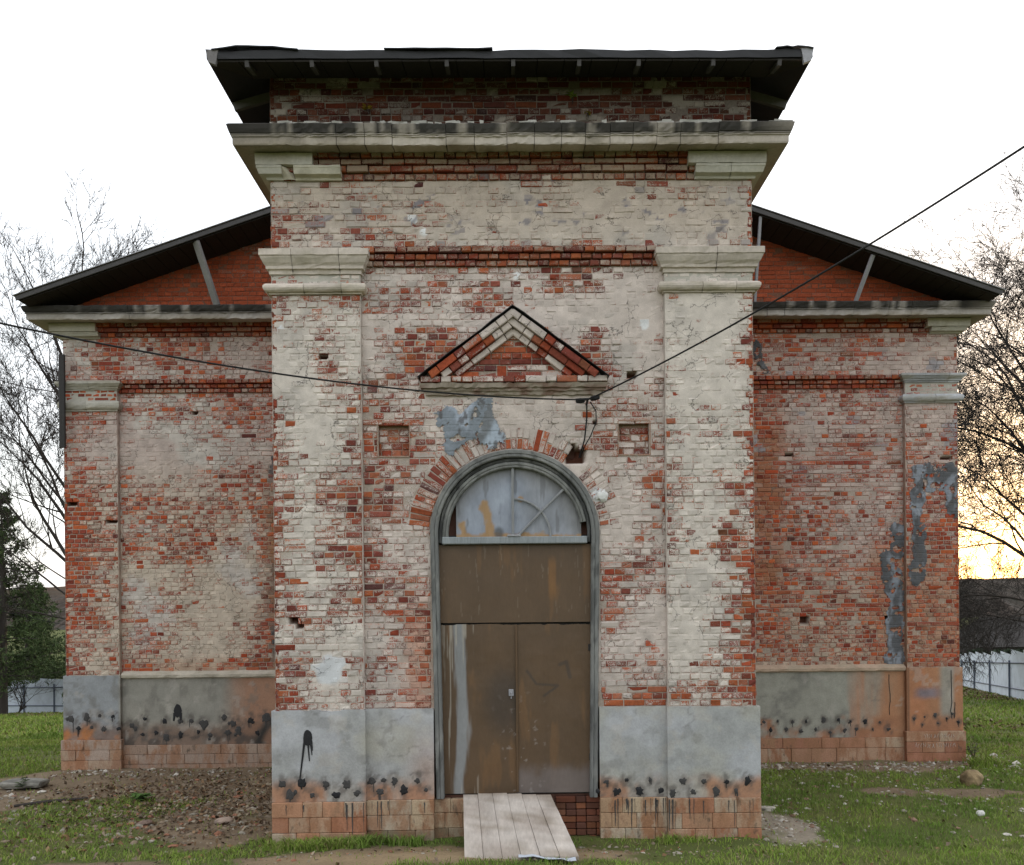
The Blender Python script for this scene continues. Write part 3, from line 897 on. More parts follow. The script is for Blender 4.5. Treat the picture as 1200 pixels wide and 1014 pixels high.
# wing cornices
WC = [(0.0, 7.60), (0.12, 7.585), (0.37, 7.565), (0.385, 7.555), (0.39, 7.57), (0.39, 7.645), (0.405, 7.65), (0.405, 7.672), (0.42, 7.68), (0.435, 7.71), (0.45, 7.755), (0.43, 7.775), (0.0, 7.80)]
for s, cu in ((-1, [0.27, 0.80]), (1, [0.08, 0.13, 0.55, 0.63])):
    a, b = (-WW, -HW - 0.004) if s < 0 else (HW + 0.004, WW)
    m0 = MB(); m0.box(a, b, S + 0.003, S + 0.1, 7.58, 7.79)
    rt = m0.build('cornice', M_STONE, church, {'bc': (0.3, 0.28, 0.24)})
    fr_ = [0.27, 0.8] if s < 0 else [0.12, 0.30, 0.36, 0.60, 0.72, 0.80]
    xs = [a] + [a + (b - a) * f for f in fr_] + [b]
    for i in range(len(xs) - 1):
        off = random.uniform(-0.012, 0.012)
        moulding('cornice_stone', [(d + (off if d > 0.2 else 0), z) for d, z in WC], xs[i] + 0.003, xs[i + 1] - 0.003, S, rt,
                 BACK if (s < 0 and i == 0) else None, BACK if (s > 0 and i == len(xs) - 2) else None, step=0.06, jit=0.004, col=(0.38, 0.35, 0.32), shade=mossy)
    # stone corner of the frieze bed
    x0, x1 = (-WW, -7.05) if s < 0 else (7.10, WW)
    moulding('frieze_stone', [(0, 7.44), (0.15, 7.44), (0.16, 7.57), (0, 7.575)], x0, x1, S, rt, BACK if s < 0 else None, None if s < 0 else BACK, col=(0.43, 0.41, 0.35), shade=dirty)
    x0, x1 = (-WW, -7.02) if s < 0 else (7.18, WW)
    moulding('frieze_stone', FB(7.345, 7.437, 0.03, 0.125), x0, x1, S, rt, S + 2.0 if s < 0 else None, None if s < 0 else S + 2.0, col=(0.43, 0.41, 0.35), shade=dirty)

# ---- pediment base, tympanum and lead cap
pb = moulding('pediment', [(0, 5.235), (0.03, 5.235), (0.035, 5.27), (0.06, 5.28), (0.06, 5.305), (0.09, 5.31), (0.105, 5.36), (0, 5.365)], -1.0, 1.0, FY, church, FY + 0.02, FY + 0.02,
              step=0.05, jit=0.006, col=(0.33, 0.28, 0.23), shade=lambda V, c: mixc(c, (0.17, 0.10, 0.075), sm(0.5, 0.62, fbm(V[:, 0] * 7, V[:, 2] * 20, 131)) * 0.8))
for b in BR:
    if isinstance(b[2], str) and b[2] == 'pediment':
        b[2] = pb
u = -1.09
while u < 1.08:
    L = random.choice((0.125, 0.125, 0.24)); e = min(u + L, 1.10)
    add_brick('porch', FR_F, pb, (u + e) / 2, 5.402, e - u - 0.009, 0.068, 0.125 + random.gauss(0, 0.003), 0.15, 0, cov=random.choice((-0.2, -0.3, 0.1, 0.25)))
    u += L
def tym(z):
    h = 1.12 * (6.235 - 0.252 / math.cos(AP) + 0.03 - z) / (0.825)
    return (-h, h)
lay('porch', FR_F, pb, -1, 1, 5.44, 5.95, bare=0.25, blocks= lambda z, ch: [(-0.195, -0.075)] if 5.445 < z < 5.585 else [], n=0.03, dep=0.06, bounds=tym, header=0.4)
add_brick('porch', FR_F, pb, -0.135, 5.515, 0.112, 0.135, 0.017, 0.02, 0, cov=-1.0)
bk = MB(); bk.v = [(-1.08, FY - 0.014, 5.37), (1.08, FY - 0.014, 5.37), (0, FY - 0.014, 6.2)]; bk.t = [(0, 1, 2)]
bk.build('pediment_bed', M_BRICK, pb, {'bc': (0.33, 0.27, 0.22), 'pc': (0.45, 0.4, 0.35), 'cov': np.full(3, 0.3)})
for s in (-1, 1):
    cap = MB()
    pts = [(s * 1.115, 5.425), (0, 6.25)]
    n = 9
    top, bot = [], []
    for i in range(n + 1):
        f = i / n
        x, z = pts[0][0] * (1 - f) + pts[1][0] * f, pts[0][1] * (1 - f) + pts[1][1] * f
        j = random.gauss(0, 0.004)
        cap.v += [(x, FY - 0.18 + random.gauss(0, 0.007), z + j), (x, FY + 0.01, z + 0.008), (x, FY - 0.18 + random.gauss(0, 0.007), z - 0.010 + j), (x, FY + 0.01, z - 0.004)]
    for i in range(n):
        a = i * 4; b = a + 4
        cap.q += [(a, b, b + 1, a + 1), (a + 2, a + 3, b + 3, b + 2), (a, a + 2, b + 2, b), (a + 1, b + 1, b + 3, a + 3)]
    cap.build('lead_cap', M_ROOF, pb)

# ---- niches
for sx in (-1, 1):
    x0, x1 = (-1.605, -1.235) if sx < 0 else (1.235, 1.605)
    nb = MB()
    nb.box(x0 - 0.01, x0 + 0.002, FY - 0.002, FY + 0.1, 4.53, 4.925); nb.box(x1 - 0.002, x1 + 0.01, FY - 0.002, FY + 0.1, 4.53, 4.925)
    nb.box(x0, x1, FY - 0.002, FY + 0.1, 4.515, 4.532); nb.box(x0, x1, FY - 0.002, FY + 0.1, 4.922, 4.94); nb.box(x0, x1, FY + 0.085, FY + 0.1, 4.53, 4.93)
    nk = len(nb.v)
    nr = nb.build('niche', M_BRICK, church, {'bc': np.tile((0.30, 0.17, 0.12), (nk, 1)), 'pc': np.tile((0.38, 0.34, 0.28), (nk, 1)), 'cov': np.full(nk, 0.45)})
    lay('porch', frame_at((0, FY + 0.085, 0), (1, 0, 0), (0, -1, 0)), nr, x0, x1, 4.533, 4.86, n=0.012, dep=0.02, header=0.8)
# ---- mortar ring behind the voussoirs
ar = MB(); n = 40
for i in range(n + 1):
    a = R(-4) + R(188) * i / n
    for r, y in ((RO - 0.004, FY + 0.12), (RO - 0.004, FY - 0.004), (ARX - 0.02, FY - 0.004)):
        ar.v.append((r * math.cos(a), y + 0.012, SPR + r * math.sin(a)))
for i in range(n):
    if 42 < math.degrees(R(-4) + R(188) * i / n) < 54:
        continue
    for k in (0, 1):
        ar.q.append((i * 3 + k, i * 3 + k + 1, i * 3 + 4 + k, i * 3 + 3 + k))
vv = np.array(ar.v); c_, p_, t_ = look('porch', vv[:, 0], vv[:, 2])
w_arch = ar.build('door_arch', M_BRICK, church, {'bc': np.tile((0.36, 0.3, 0.25), (len(vv), 1)), 'pc': p_, 'cov': c_ - 0.2})
for b in BR:
    if isinstance(b[2], str):
        b[2] = w_arch

# ---- smears of grey cement trowelled over the brick
def cement(y, lines, r, box, seed, dark, light, step=0.014):
    x0, x1, z0, z1 = box
    uu, zz = np.meshgrid(np.arange(x0, x1, step), np.arange(z0, z1, step))
    d = np.min([seg_d(uu, zz, l) for l in lines], 0) + 0.20 * (fbm(uu * 5, zz * 4, seed) - 0.5) + 0.08 * (fbm(uu * 18, zz * 15, seed + 1) - 0.5)
    m = d < r
    hole = fbm(uu * 9, zz * 11, seed + 2) > 0.66
    m &= ~hole
    yy = y - 0.002 - 0.010 * sm(r, r * 0.3, d) - 0.007 * fbm(uu * 12, zz * 12, seed + 3)
    row = np.abs(((zz - ZP) / CH) % 1 - 0.5) * 2
    yy = yy + 0.005 * sm(0.8, 1.0, row)
    idx = np.arange(uu.size).reshape(uu.shape)
    q = np.stack([idx[:-1, :-1], idx[:-1, 1:], idx[1:, 1:], idx[1:, :-1]], -1)
    keep = m[:-1, :-1] & m[1:, 1:]
    q = q[keep].reshape(-1, 4)
    V = np.stack([uu, yy, zz], -1).reshape(-1, 3)
    used = np.unique(q); remap = np.full(len(V), -1); remap[used] = np.arange(len(used))
    c = mixc(dark, light, sm(0.42, 0.62, fbm(uu * 5, zz * 3, seed + 4))).reshape(-1, 3)
    c = mixc(c, (0.09, 0.085, 0.085), sm(0.6, 0.7, fbm(uu * 14, zz * 7, seed + 5)).ravel() * 0.8)
    link('cement_patch', mesh_np('cement_patch', V[used], remap[q], None, {'bc': c[used]}), M_PLASTER, church)
cement(FY - 0.002, [[(-0.34, 5.14), (-0.45, 5.02), (-0.60, 4.80), (-0.72, 4.62)], [(-0.78, 5.0), (-0.7, 4.8)]], 0.125, (-1.0, 0.0, 4.45, 5.22), 401, (0.20, 0.225, 0.255), (0.32, 0.36, 0.42))
cement(FY - 0.002, [[(-0.34, 5.1), (-0.27, 4.9), (-0.26, 4.66)]], 0.115, (-0.6, 0.1, 4.60, 5.22), 411, (0.16, 0.17, 0.18), (0.34, 0.39, 0.45))
DK, LT = (0.095, 0.098, 0.105), (0.23, 0.25, 0.285)
cement(WF - 0.002, [[(6.68, 3.95), (6.58, 3.3), (6.63, 2.6), (6.58, 1.72)], [(6.5, 3.5), (6.52, 3.2)]], 0.155, (6.2, 6.77, 1.66, 4.15), 421, DK, LT)
cement(S - 0.002, [[(7.0, 5.0), (6.96, 4.2), (7.0, 3.7), (6.94, 3.1)]], 0.125, (6.78, 7.4, 2.9, 5.1), 431, DK, LT)
cement(S - 0.002, [[(7.05, 4.98), (7.35, 4.75), (7.5, 5.0)], [(7.52, 4.95), (7.58, 4.3)], [(7.25, 5.0), (7.2, 4.7)]], 0.125, (6.9, 7.66, 4.1, 5.15), 441, DK, LT)
cement(S - 0.002, [[(4.20, 7.2), (4.24, 6.95), (4.36, 6.72)]], 0.07, (4.0, 4.6, 6.68, 7.3), 451, (0.08, 0.08, 0.085), (0.15, 0.155, 0.165))

# ------------------------------------------------------------------ turn the brick list into meshes
Z = [b[0] for b in BR]
bu = np.array([b[3] for b in BR]); bz = np.array([b[4] for b in BR]); bw = np.array([b[5] for b in BR]); bh = np.array([b[6] for b in BR])
bn = np.array([b[7] for b in BR]); bd = np.array([b[8] for b in BR]); ba = np.array([b[9] for b in BR])
bcov0 = np.array([b[10] if b[10] is not None else 0.0 for b in BR])
NB = len(BR)
bcv = np.zeros(NB); bpc = np.zeros((NB, 3)); btint = np.ones(NB)
zarr = np.array(Z)
for zn in set(Z):
    m = zarr == zn
    c, p, t = look(zn, bu[m], bz[m]); bcv[m] = c; bpc[m] = p; btint[m] = t
bcv = bcv + bcov0 + RNG.normal(0, 0.10, NB) + np.where(RNG.random(NB) < 0.07, RNG.choice([-0.45, 0.35], NB), 0)
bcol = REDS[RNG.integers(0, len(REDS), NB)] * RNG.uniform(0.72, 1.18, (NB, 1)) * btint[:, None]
wing = ((zarr == 'left') | (zarr == 'right'))[:, None]
bcol = np.where(wing, bcol * np.array([1.25, 1.08, 0.95]), bcol)
proud = (bn > 0.018) & np.array([b[5] < 0.26 and abs(b[9]) < 0.05 for b in BR]) & ~((zarr == 'porch') & (bz < 6.2))
bcv = np.where(proud, bcv * 0.6 + 0.12, bcv); bpc = np.where(proud[:, None], bpc * np.array([0.70, 0.62, 0.56]), bpc); bcol = np.where(proud[:, None], bcol * 0.8, bcol)
bcol = np.where((RNG.random(NB) < 0.05)[:, None], bcol * np.array([0.55, 0.75, 0.95]), bcol)
g = zarr == 'gable'
bcol[g] = np.array((0.38, 0.085, 0.038)) * RNG.uniform(0.8, 1.15, (g.sum(), 1))
bpc = bpc * RNG.uniform(0.88, 1.1, (NB, 1))
O = np.array([b[1][0] for b in BR]); UU = np.array([b[1][1] for b in BR]); NN = np.array([b[1][2] for b in BR])
ch_ = RNG.uniform(0.006, 0.011, NB)
loc = np.zeros((NB, 12, 3))
for k, (sx, sz) in enumerate(((-1, -1), (1, -1), (1, 1), (-1, 1))):
    loc[:, k] = np.stack([sx * bw / 2, -bd, sz * bh / 2], -1)
    loc[:, 4 + k] = np.stack([sx * bw / 2, -ch_ * 0.8, sz * bh / 2], -1)
    loc[:, 8 + k] = np.stack([sx * (bw / 2 - ch_), np.zeros(NB), sz * (bh / 2 - ch_)], -1)
loc[:, 4:8] += RNG.normal(0, 0.0016, (NB, 4, 3)); loc[:, 8:] += RNG.normal(0, 0.0022, (NB, 4, 3))
chip_m = RNG.random((NB, 4)) < 0.10
loc[:, 8:, 1] -= chip_m * RNG.uniform(0.004, 0.016, (NB, 4))
ca, sa = np.cos(ba)[:, None], np.sin(ba)[:, None]
lu = loc[..., 0] * ca - loc[..., 2] * sa + bu[:, None]
lz = loc[..., 0] * sa + loc[..., 2] * ca + bz[:, None]
ln = loc[..., 1] + bn[:, None]
BV = O[:, None] + lu[..., None] * UU[:, None] + ln[..., None] * NN[:, None]
BV[..., 2] += lz
BF = np.array([(8, 9, 10, 11), (4, 5, 9, 8), (5, 6, 10, 9), (6, 7, 11, 10), (7, 4, 8, 11), (0, 1, 5, 4), (1, 2, 6, 5), (2, 3, 7, 6), (3, 0, 4, 7)])
dist = np.hypot(O[:, 1] + 10, bu)
can = np.array([b[13] and b[1][1][0] == 1.0 for b in BR])
vcov = bcv[:, None] + np.concatenate([np.full((NB, 4), -0.15), np.full((NB, 4), -0.22) + RNG.normal(0, 0.1, (NB, 4)), RNG.normal(0.05, 0.13, (NB, 4))], 1)
size = np.where(can, np.minimum(bw, 0.3) * bh / (O[:, 1] + 10 - 0.0) ** 2, 0)
size = size * np.where(bz > 8.2, 0.5, 1)
top = set(np.argsort(-size)[:300].tolist())
def brick_mesh(name, ids):
    ids = np.asarray(ids)
    q = (np.arange(len(ids))[:, None, None] * 12 + BF[None]).reshape(-1, 4)
    return mesh_np(name, BV[ids].reshape(-1, 3), q, None, {'bc': np.repeat(bcol[ids], 12, 0), 'pc': np.repeat(bpc[ids], 12, 0), 'cov': vcov[ids].ravel()})
for i in sorted(top):
    link('brick', brick_mesh('brick', [i]), M_BRICK, BR[i][2])
rest = [i for i in range(NB) if i not in top]
link('brickwork', brick_mesh('brickwork', rest), M_BRICK, church, kind='stuff')

# ------------------------------------------------------------------ rendered plinths and their stones
SOOT = []        # tar dabs (x, z, r): the render round each is smoked and greasy
def soot(c, u, z):
    k = np.zeros(u.shape)
    wu, wz = u + 0.07 * (fbm(u * 9, z * 9, 147) - 0.5), z + 0.09 * (fbm(u * 9, z * 9, 149) - 0.5)
    for x, zz_, r in SOOT:
        k = np.maximum(k, sm(2.3 * r, 0.5 * r, np.hypot(wu - x, (wz - zz_) * 0.8)))
        k = np.maximum(k, 0.6 * sm(0.6 * r, 0.1 * r, np.abs(wu - x)) * sm(zz_ - 4.5 * r, zz_ - r, z) * (z < zz_))
    k = k * (0.12 + 1.0 * sm(0.36, 0.62, fbm(u * 20, z * 16, 143)))
    c = mixc(c, (0.085, 0.072, 0.064), np.clip(k, 0, 0.68))
    ck = sm(0.020, 0.008, np.abs(fbm(u * 1.7, z * 2.3, 146) - 0.5)) * sm(0.5, 0.6, fbm(u * 2, z * 2, 148))
    c = mixc(c, (0.13, 0.12, 0.11), ck * 0.35)
    lost = sm(0.67, 0.70, fbm(u * 4.2, z * 4.2, 144))
    return mixc(c, (0.40, 0.37, 0.33), lost * 0.35)

def sheet(name, x0, x1, z0, z1, y, colfn, parent, mat, step=0.022, thick=0.04, rel=0.003):
    nu, nz = max(2, int((x1 - x0) / step)), max(2, int((z1 - z0) / step))
    uu, zz = np.meshgrid(np.linspace(x0, x1, nu + 1), np.linspace(z0, z1, nz + 1))
    yy = y - rel * (fbm(uu * 3, zz * 3, 141) - 0.5) * 2
    edge = (uu <= x0 + 1e-6) | (uu >= x1 - 1e-6) | (zz >= z1 - 1e-6)
    zz[-1] = zz[-1] - 0.016 * np.maximum(0, fbm(uu[-1] * 9, uu[-1] * 0, 145) - 0.45) * 3
    V = np.stack([uu, yy, zz], -1)
    idx = np.arange(uu.size).reshape(uu.shape)
    q = [np.stack([idx[:-1, :-1], idx[:-1, 1:], idx[1:, 1:], idx[1:, :-1]], -1).reshape(-1, 4)]
    # turned-back rim so the sheet has its real thickness
    rim = np.concatenate([idx[0, :], idx[1:, -1], idx[-1, -2::-1], idx[-2:0:-1, 0]])
    Vf = V.reshape(-1, 3)
    back = Vf[rim] + np.array([0, thick, 0])
    b0 = len(Vf); m = len(rim)
    ar_ = np.arange(m)
    q.append(np.stack([rim, b0 + ar_, b0 + (ar_ + 1) % m, np.roll(rim, -1)], -1))
    c = colfn(uu, zz)
    if mat is M_PLASTER:
        c = soot(c, uu, zz)
    c = c.reshape(-1, 3)
    c = np.concatenate([c, c[rim]])
    return link(name, mesh_np(name, np.concatenate([Vf, back]), np.concatenate(q), None, {'bc': c}), mat, parent)

def pl_porch(u, z):
    f, g = fbm(u * 2.2, z * 2.2, 151), fbm(u * 5, z * 5, 153)
    c = mixc((0.33, 0.335, 0.33), (0.39, 0.397, 0.41), sm(0.4, 0.65, f))
    c = mixc(c, (0.37, 0.355, 0.30), sm(0.5, 0.7, fbm(u * 1.3, z * 1.7, 155)) * 0.7)
    c = mixc(c, (0.21, 0.21, 0.20), sm(0.6, 0.72, g) * 0.5)
    lo = sm(0.78, 0.62, z + 0.16 * (fbm(u * 4, z * 1.5, 157) - 0.5))
    c = mixc(c, (0.36, 0.15, 0.075), lo * sm(0.38, 0.58, fbm(u * 3, z * 2, 159)))
    c = mixc(c, (0.34, 0.28, 0.21), lo * 0.35)
    k = sm(0.42, 0.05, np.abs(u + 1.0)) * sm(1.5, 0.7, z) * 0.45
    return mixc(c, (0.36, 0.20, 0.13), k)

def pl_left(u, z):
    f = fbm(u * 1.8, z * 2.2, 161)
    c = mixc((0.25, 0.245, 0.215), (0.30, 0.285, 0.245), f)
    c = mixc(c, (0.27, 0.285, 0.295), sm(-6.72, -6.8, u))
    c = mixc(c, (0.34, 0.17, 0.10), sm(-5.2, -4.5, u + 0.5 * (fbm(u * 3, z * 0.8, 163) - 0.5)) * 0.8)
    lo = sm(0.85, 0.62, z + 0.2 * (fbm(u * 3, z * 1.5, 165) - 0.5))
    c = mixc(c, (0.19, 0.115, 0.08), lo * 0.75)
    c = mixc(c, (0.40, 0.17, 0.07), lo * sm(-6.7, -6.8, u) * sm(0.4, 0.6, fbm(u * 4, z * 4, 167)))
    c = mixc(c, (0.07, 0.062, 0.055), sm(0.62, 0.5, z) * sm(0.48, 0.62, fbm(u * 4.5, z * 5, 169)) * 0.8)
    c = mixc(c, (0.17, 0.16, 0.14), sm(0.6, 0.7, fbm(u * 6, z * 3, 171)) * 0.5)
    k = sm(0.85, 0.75, np.hypot((u + 3.6) / 1.15, (z - 0.35) / 0.85) + 0.06 * fbm(u * 9, z * 9, 173)) * sm(0.60, 0.70, np.hypot((u + 3.6) / 1.15, (z - 0.35) / 0.85))
    return mixc(c, (0.04, 0.037, 0.034), k)

def pl_right(u, z):
    f = fbm(u * 1.8, z * 2.2, 181)
    c = mixc((0.27, 0.265, 0.225), (0.32, 0.315, 0.27), f)
    c = mixc(c, (0.18, 0.175, 0.155), sm(0.58, 0.72, fbm(u * 3, z * 3, 183)) * 0.6)
    run = fbm(u * 6, z * 0.7, 185)
    k = sm(5.7, 6.4, u + 0.9 * (run - 0.5))
    c = mixc(c, mixc((0.36, 0.20, 0.11), (0.42, 0.15, 0.06), run), k * 0.9)
    k = sm(7.25, 7.38, u) * sm(7.6, 7.5, u) * sm(0.65, 0.85, z)
    c = mixc(c, (0.30, 0.29, 0.25), k * 0.9)
    lo = sm(0.80, 0.66, z + 0.12 * (run - 0.5))
    c = mixc(c, (0.33, 0.16, 0.09), lo * sm(0.34, 0.55, fbm(u * 3, z * 3, 187)))
    k = sm(0.14, 0.02, np.abs(z - 1.16) + 0.08 * (fbm(u * 7, z * 7, 189) - 0.5)) * sm(6.8, 7.0, u) * sm(7.45, 7.15, u)
    c = mixc(c, (0.17, 0.17, 0.21), k * 0.8)
    k = sm(6.70, 6.76, u) * sm(6.80, 6.76, u)
    return mixc(c, (0.13, 0.075, 0.05), k * 0.7)

def stone_rows(name, parent, x0, x1, zs, y, colfn, wmin, wmax, dep=0.12, gap=0.0028, lret=False):
    for i in range(len(zs) - 1):
        x = x0; first = True
        while x < x1 - 0.02:
            w = random.uniform(wmin, wmax)
            if first and i % 2: w *= 0.55
            first = False
            e = x1 if x + w > x1 - wmin * 0.5 else x + w
            mb = MB(); mb.bbox(x + gap / 2, e - gap / 2, y + random.uniform(-0.006, 0.004), y + dep, zs[i] + gap / 2, zs[i + 1] - gap / 2, 0.007)
            V = np.array(mb.v)
            c1, c2 = np.array(colfn((x + e) / 2, (zs[i] + zs[i + 1]) / 2)), np.array(colfn((x + e) / 2, (zs[i] + zs[i + 1]) / 2))
            av = np.array(colfn.mean if hasattr(colfn, 'mean') else (0.36, 0.26, 0.18))
            mb.build(name, M_STAIN, parent, {'bc': np.tile(c1 * 0.7 + av * 0.3, (len(V), 1)), 'pc': np.tile((c2 * 0.4 + av * 0.6) * np.array([0.80, 0.62, 0.53]), (len(V), 1))})
            x = e

def col_porch_stone(x, z):
    r = random.random()
    base = random.choice([(0.42, 0.33, 0.22), (0.45, 0.38, 0.29), (0.38, 0.24, 0.14), (0.40, 0.36, 0.28)])
    if x < -1.78 or x > 1.75:
        base = random.choice([(0.42, 0.20, 0.11), (0.40, 0.26, 0.17), (0.40, 0.33, 0.25), (0.36, 0.14, 0.075)])
    if z < 0.2 and -1.78 < x < 1.0:
        base = random.choice([(0.14, 0.125, 0.075), (0.24, 0.21, 0.15), (0.11, 0.10, 0.06)])
    return tuple(np.array(base) * random.uniform(0.85, 1.1))

def col_left_stone(x, z):
    base = random.choice([(0.42, 0.24, 0.15), (0.40, 0.30, 0.22), (0.36, 0.29, 0.25)]) if x < -6.75 else random.choice([(0.30, 0.235, 0.20), (0.34, 0.265, 0.22), (0.28, 0.20, 0.16)])
    return tuple(np.array(base) * random.uniform(0.88, 1.1))

def col_right_stone(x, z):
    base = random.choice([(0.36, 0.15, 0.085), (0.38, 0.22, 0.14), (0.40, 0.30, 0.21), (0.33, 0.12, 0.07)]) if z > 0.28 or x > 6.7 else random.choice([(0.40, 0.30, 0.22), (0.38, 0.24, 0.16), (0.36, 0.18, 0.11)])
    return tuple(np.array(base) * random.uniform(0.88, 1.1))

PY = -0.035
DABS_P = [((px - 607) / 100.0, z, random.uniform(0.034, 0.064), px < 427) for px, z in ((333, .70), (356, .71), (384, .70), (408, .69), (343, .57), (368, .565), (396, .57), (420, .585), (436, .705), (450, .72), (463, .705), (446, .58), (474, .60), (490, .71), (500, .60))]
DABS_P += [((px - 607) / 101.5 + 0.01, z, random.uniform(0.030, 0.058), px > 783) for px, z in ((713, .67), (737, .69), (765, .69), (702, .56), (725, .55), (752, .55), (778, .56), (803, .68), (828, .68), (855, .67), (880, .68), (791, .55), (815, .555), (842, .55), (866, .56))]
DABS_L = [(-7.55 + (k % 4) * 0.225 + random.uniform(-.04, .04) + (0.09 if k > 3 else 0), (0.90 if k < 4 else 0.70) + random.uniform(-.04, .03), random.uniform(0.045, 0.075), True) for k in range(8)]
DABS_L += [(-6.55 + (k % 12) * 0.25 + (0.1 if k > 11 else 0) + random.uniform(-.06, .06), (0.80 if k < 12 else 0.58) + random.uniform(-.07, .06), random.uniform(0.035, 0.095), False) for k in range(24)]
DABS_R = [(4.28 + (k % 9) * 0.255 + (0.11 if k > 8 else 0) + random.uniform(-.03, .03), (0.68 if k < 9 else 0.52) + random.uniform(-.03, .03), random.uniform(0.022, 0.05), False) for k in range(18)]
DABS_R += [(x, z, random.uniform(0.022, 0.045), True) for x, z in ((6.86, .72), (7.04, .75), (7.22, .78), (7.42, .72), (7.52, .80), (7.26, .64), (7.62, .66), (7.0, .62))]
for dd_ in DABS_P + DABS_L + DABS_R:
    SOOT.append(dd_[:3])
for x0, x1, y in ((-HW - 0.035, -PI_ + 0.02, PY), (-PI_ + 0.02, -0.975, FY + PY), (0.975, PI_ - 0.02, FY + PY), (PI_ - 0.02, HW + 0.035, PY)):
    p = sheet('plinth', x0, x1, ZS, ZP, y, pl_porch, church, M_PLASTER, thick=0.24)
    stone_rows('plinth_stone', p, x0, x1, [-0.12, 0.13, 0.31, ZS - 0.002], y - 0.022, col_porch_stone, 0.20, 0.36)
# backing under the doors and behind the ramp
bb = MB(); bb.box(-1.0, 1.0, 0.20, 0.245, -0.1, 0.5)
sill = bb.build('threshold_wall', M_CORE, church)
stone_rows('plinth_stone', sill, -1.0, -0.55, [-0.12, 0.13, 0.31, 0.47], 0.10, col_porch_stone, 0.14, 0.26, 0.1)
for k in range(7):
    z = -0.05 + k * 0.0775
    x = 0.46
    while x < 0.98:
        w = random.choice((0.12, 0.24)); e = min(x + w, 1.0)
        m_ = MB(); m_.bbox(x, e - 0.008, 0.10 + random.uniform(0, 0.02), 0.2, z, z + 0.068, 0.005)
        m_.build('sill_brick', M_STONE, sill, {'bc': tuple((REDS[random.randrange(8)] * 0.45 + np.array([0.035, 0.03, 0.02])) * random.uniform(0.6, 1.1))})
        x = e
# side plinths of the porch and the ends of the wings
sp = MB()
sp.box(-HW - 0.035, -HW + 0.03, 0.2, S, 0, ZP); sp.box(HW - 0.03, HW + 0.035, 0.2, S, 0, ZP)
sp.box(-WW - 0.03, -WW + 0.03, S + 0.25, BACK, -0.3, 1.6); sp.box(WW - 0.03, WW + 0.03, S + 0.25, BACK, -0.3, 1.6)
sp.build('side_plinth', M_PLASTER, church, {'bc': (0.32, 0.28, 0.23)})

for s, fn, cs in ((-1, pl_left, col_left_stone), (1, pl_right, col_right_stone)):
    a, b = (-WW - 0.03, -WPI + 0.03) if s < 0 else (WPI - 0.03, WW + 0.03)
    zst = 0.51
    p = sheet('plinth', a, b, zst, 1.60, S - 0.03, fn, church, M_PLASTER, step=0.03, thick=0.26)
    stone_rows('plinth_stone', p, a - 0.03, b + 0.03, [-0.15, 0.16, 0.335, zst - 0.002] if s < 0 else [-0.15, 0.14, 0.33, zst - 0.002], S - 0.075, cs, 0.32, 0.6, 0.3)
    a, b = (-WPI + 0.03, -HW - 0.002) if s < 0 else (HW + 0.002, WPI - 0.03)
    zst = 0.40
    p = sheet('plinth', a, b, zst, 1.545, WF - 0.04, fn, church, M_PLASTER, step=0.03, thick=0.2)
    stone_rows('plinth_stone', p, a, b, [-0.15, 0.07, 0.235, zst - 0.002] if s < 0 else [-0.15, 0.22, zst - 0.002], WF - 0.062, cs, 0.3, 0.7, 0.2)
    moulding('plinth_ledge', [(0, 1.535), (0.05, 1.535), (0.055, 1.55), (0.095, 1.555), (0.10, 1.60), (0.06, 1.625), (0, 1.66)], a, b, WF, church, None, None, step=0.1, jit=0.004,
             col=(0.44, 0.40, 0.33) if s < 0 else (0.40, 0.30, 0.22), shade=dirty)

# ---- tar dabs along the foot of the walls
def blob(name, x, z, r, y, parent=church, mat=None, drip=0, thick=0.007):
    n = 15; ez = random.uniform(0.75, 1.45)
    V = [(x, y - thick, z)]
    for rr, dy in ((0.6, -thick * 0.8), (1.0, 0.002)):
        for k in range(n):
            a = 2 * math.pi * k / n
            q = r * rr * (random.uniform(0.62, 1.22) if rr == 1 else random.uniform(0.85, 1.1))
            V.append((x + q * math.cos(a), y + dy, z + q * ez * math.sin(a)))
    T = [(0, 1 + k, 1 + (k + 1) % n) for k in range(n)]
    Q = [(1 + k, 1 + n + k, 1 + n + (k + 1) % n, 1 + (k + 1) % n) for k in range(n)]
    mb = MB(); mb.v = V; mb.t = T; mb.q = Q
    for _ in range(drip):
        dx = x + random.uniform(-0.6, 0.6) * r; L = random.uniform(1.0, 3.2) * r; w = random.uniform(0.004, 0.008)
        b = mb.n(); top_ = z - 0.3 * r
        mb.v += [(dx - w, y - 0.003, top_), (dx + w, y - 0.003, top_), (dx + w * 0.8, y + 0.001, top_ - L), (dx - w * 0.8, y + 0.001, top_ - L)]
        mb.q.append((b, b + 3, b + 2, b + 1))
    return mb.build(name, mat or M_TAR, parent)

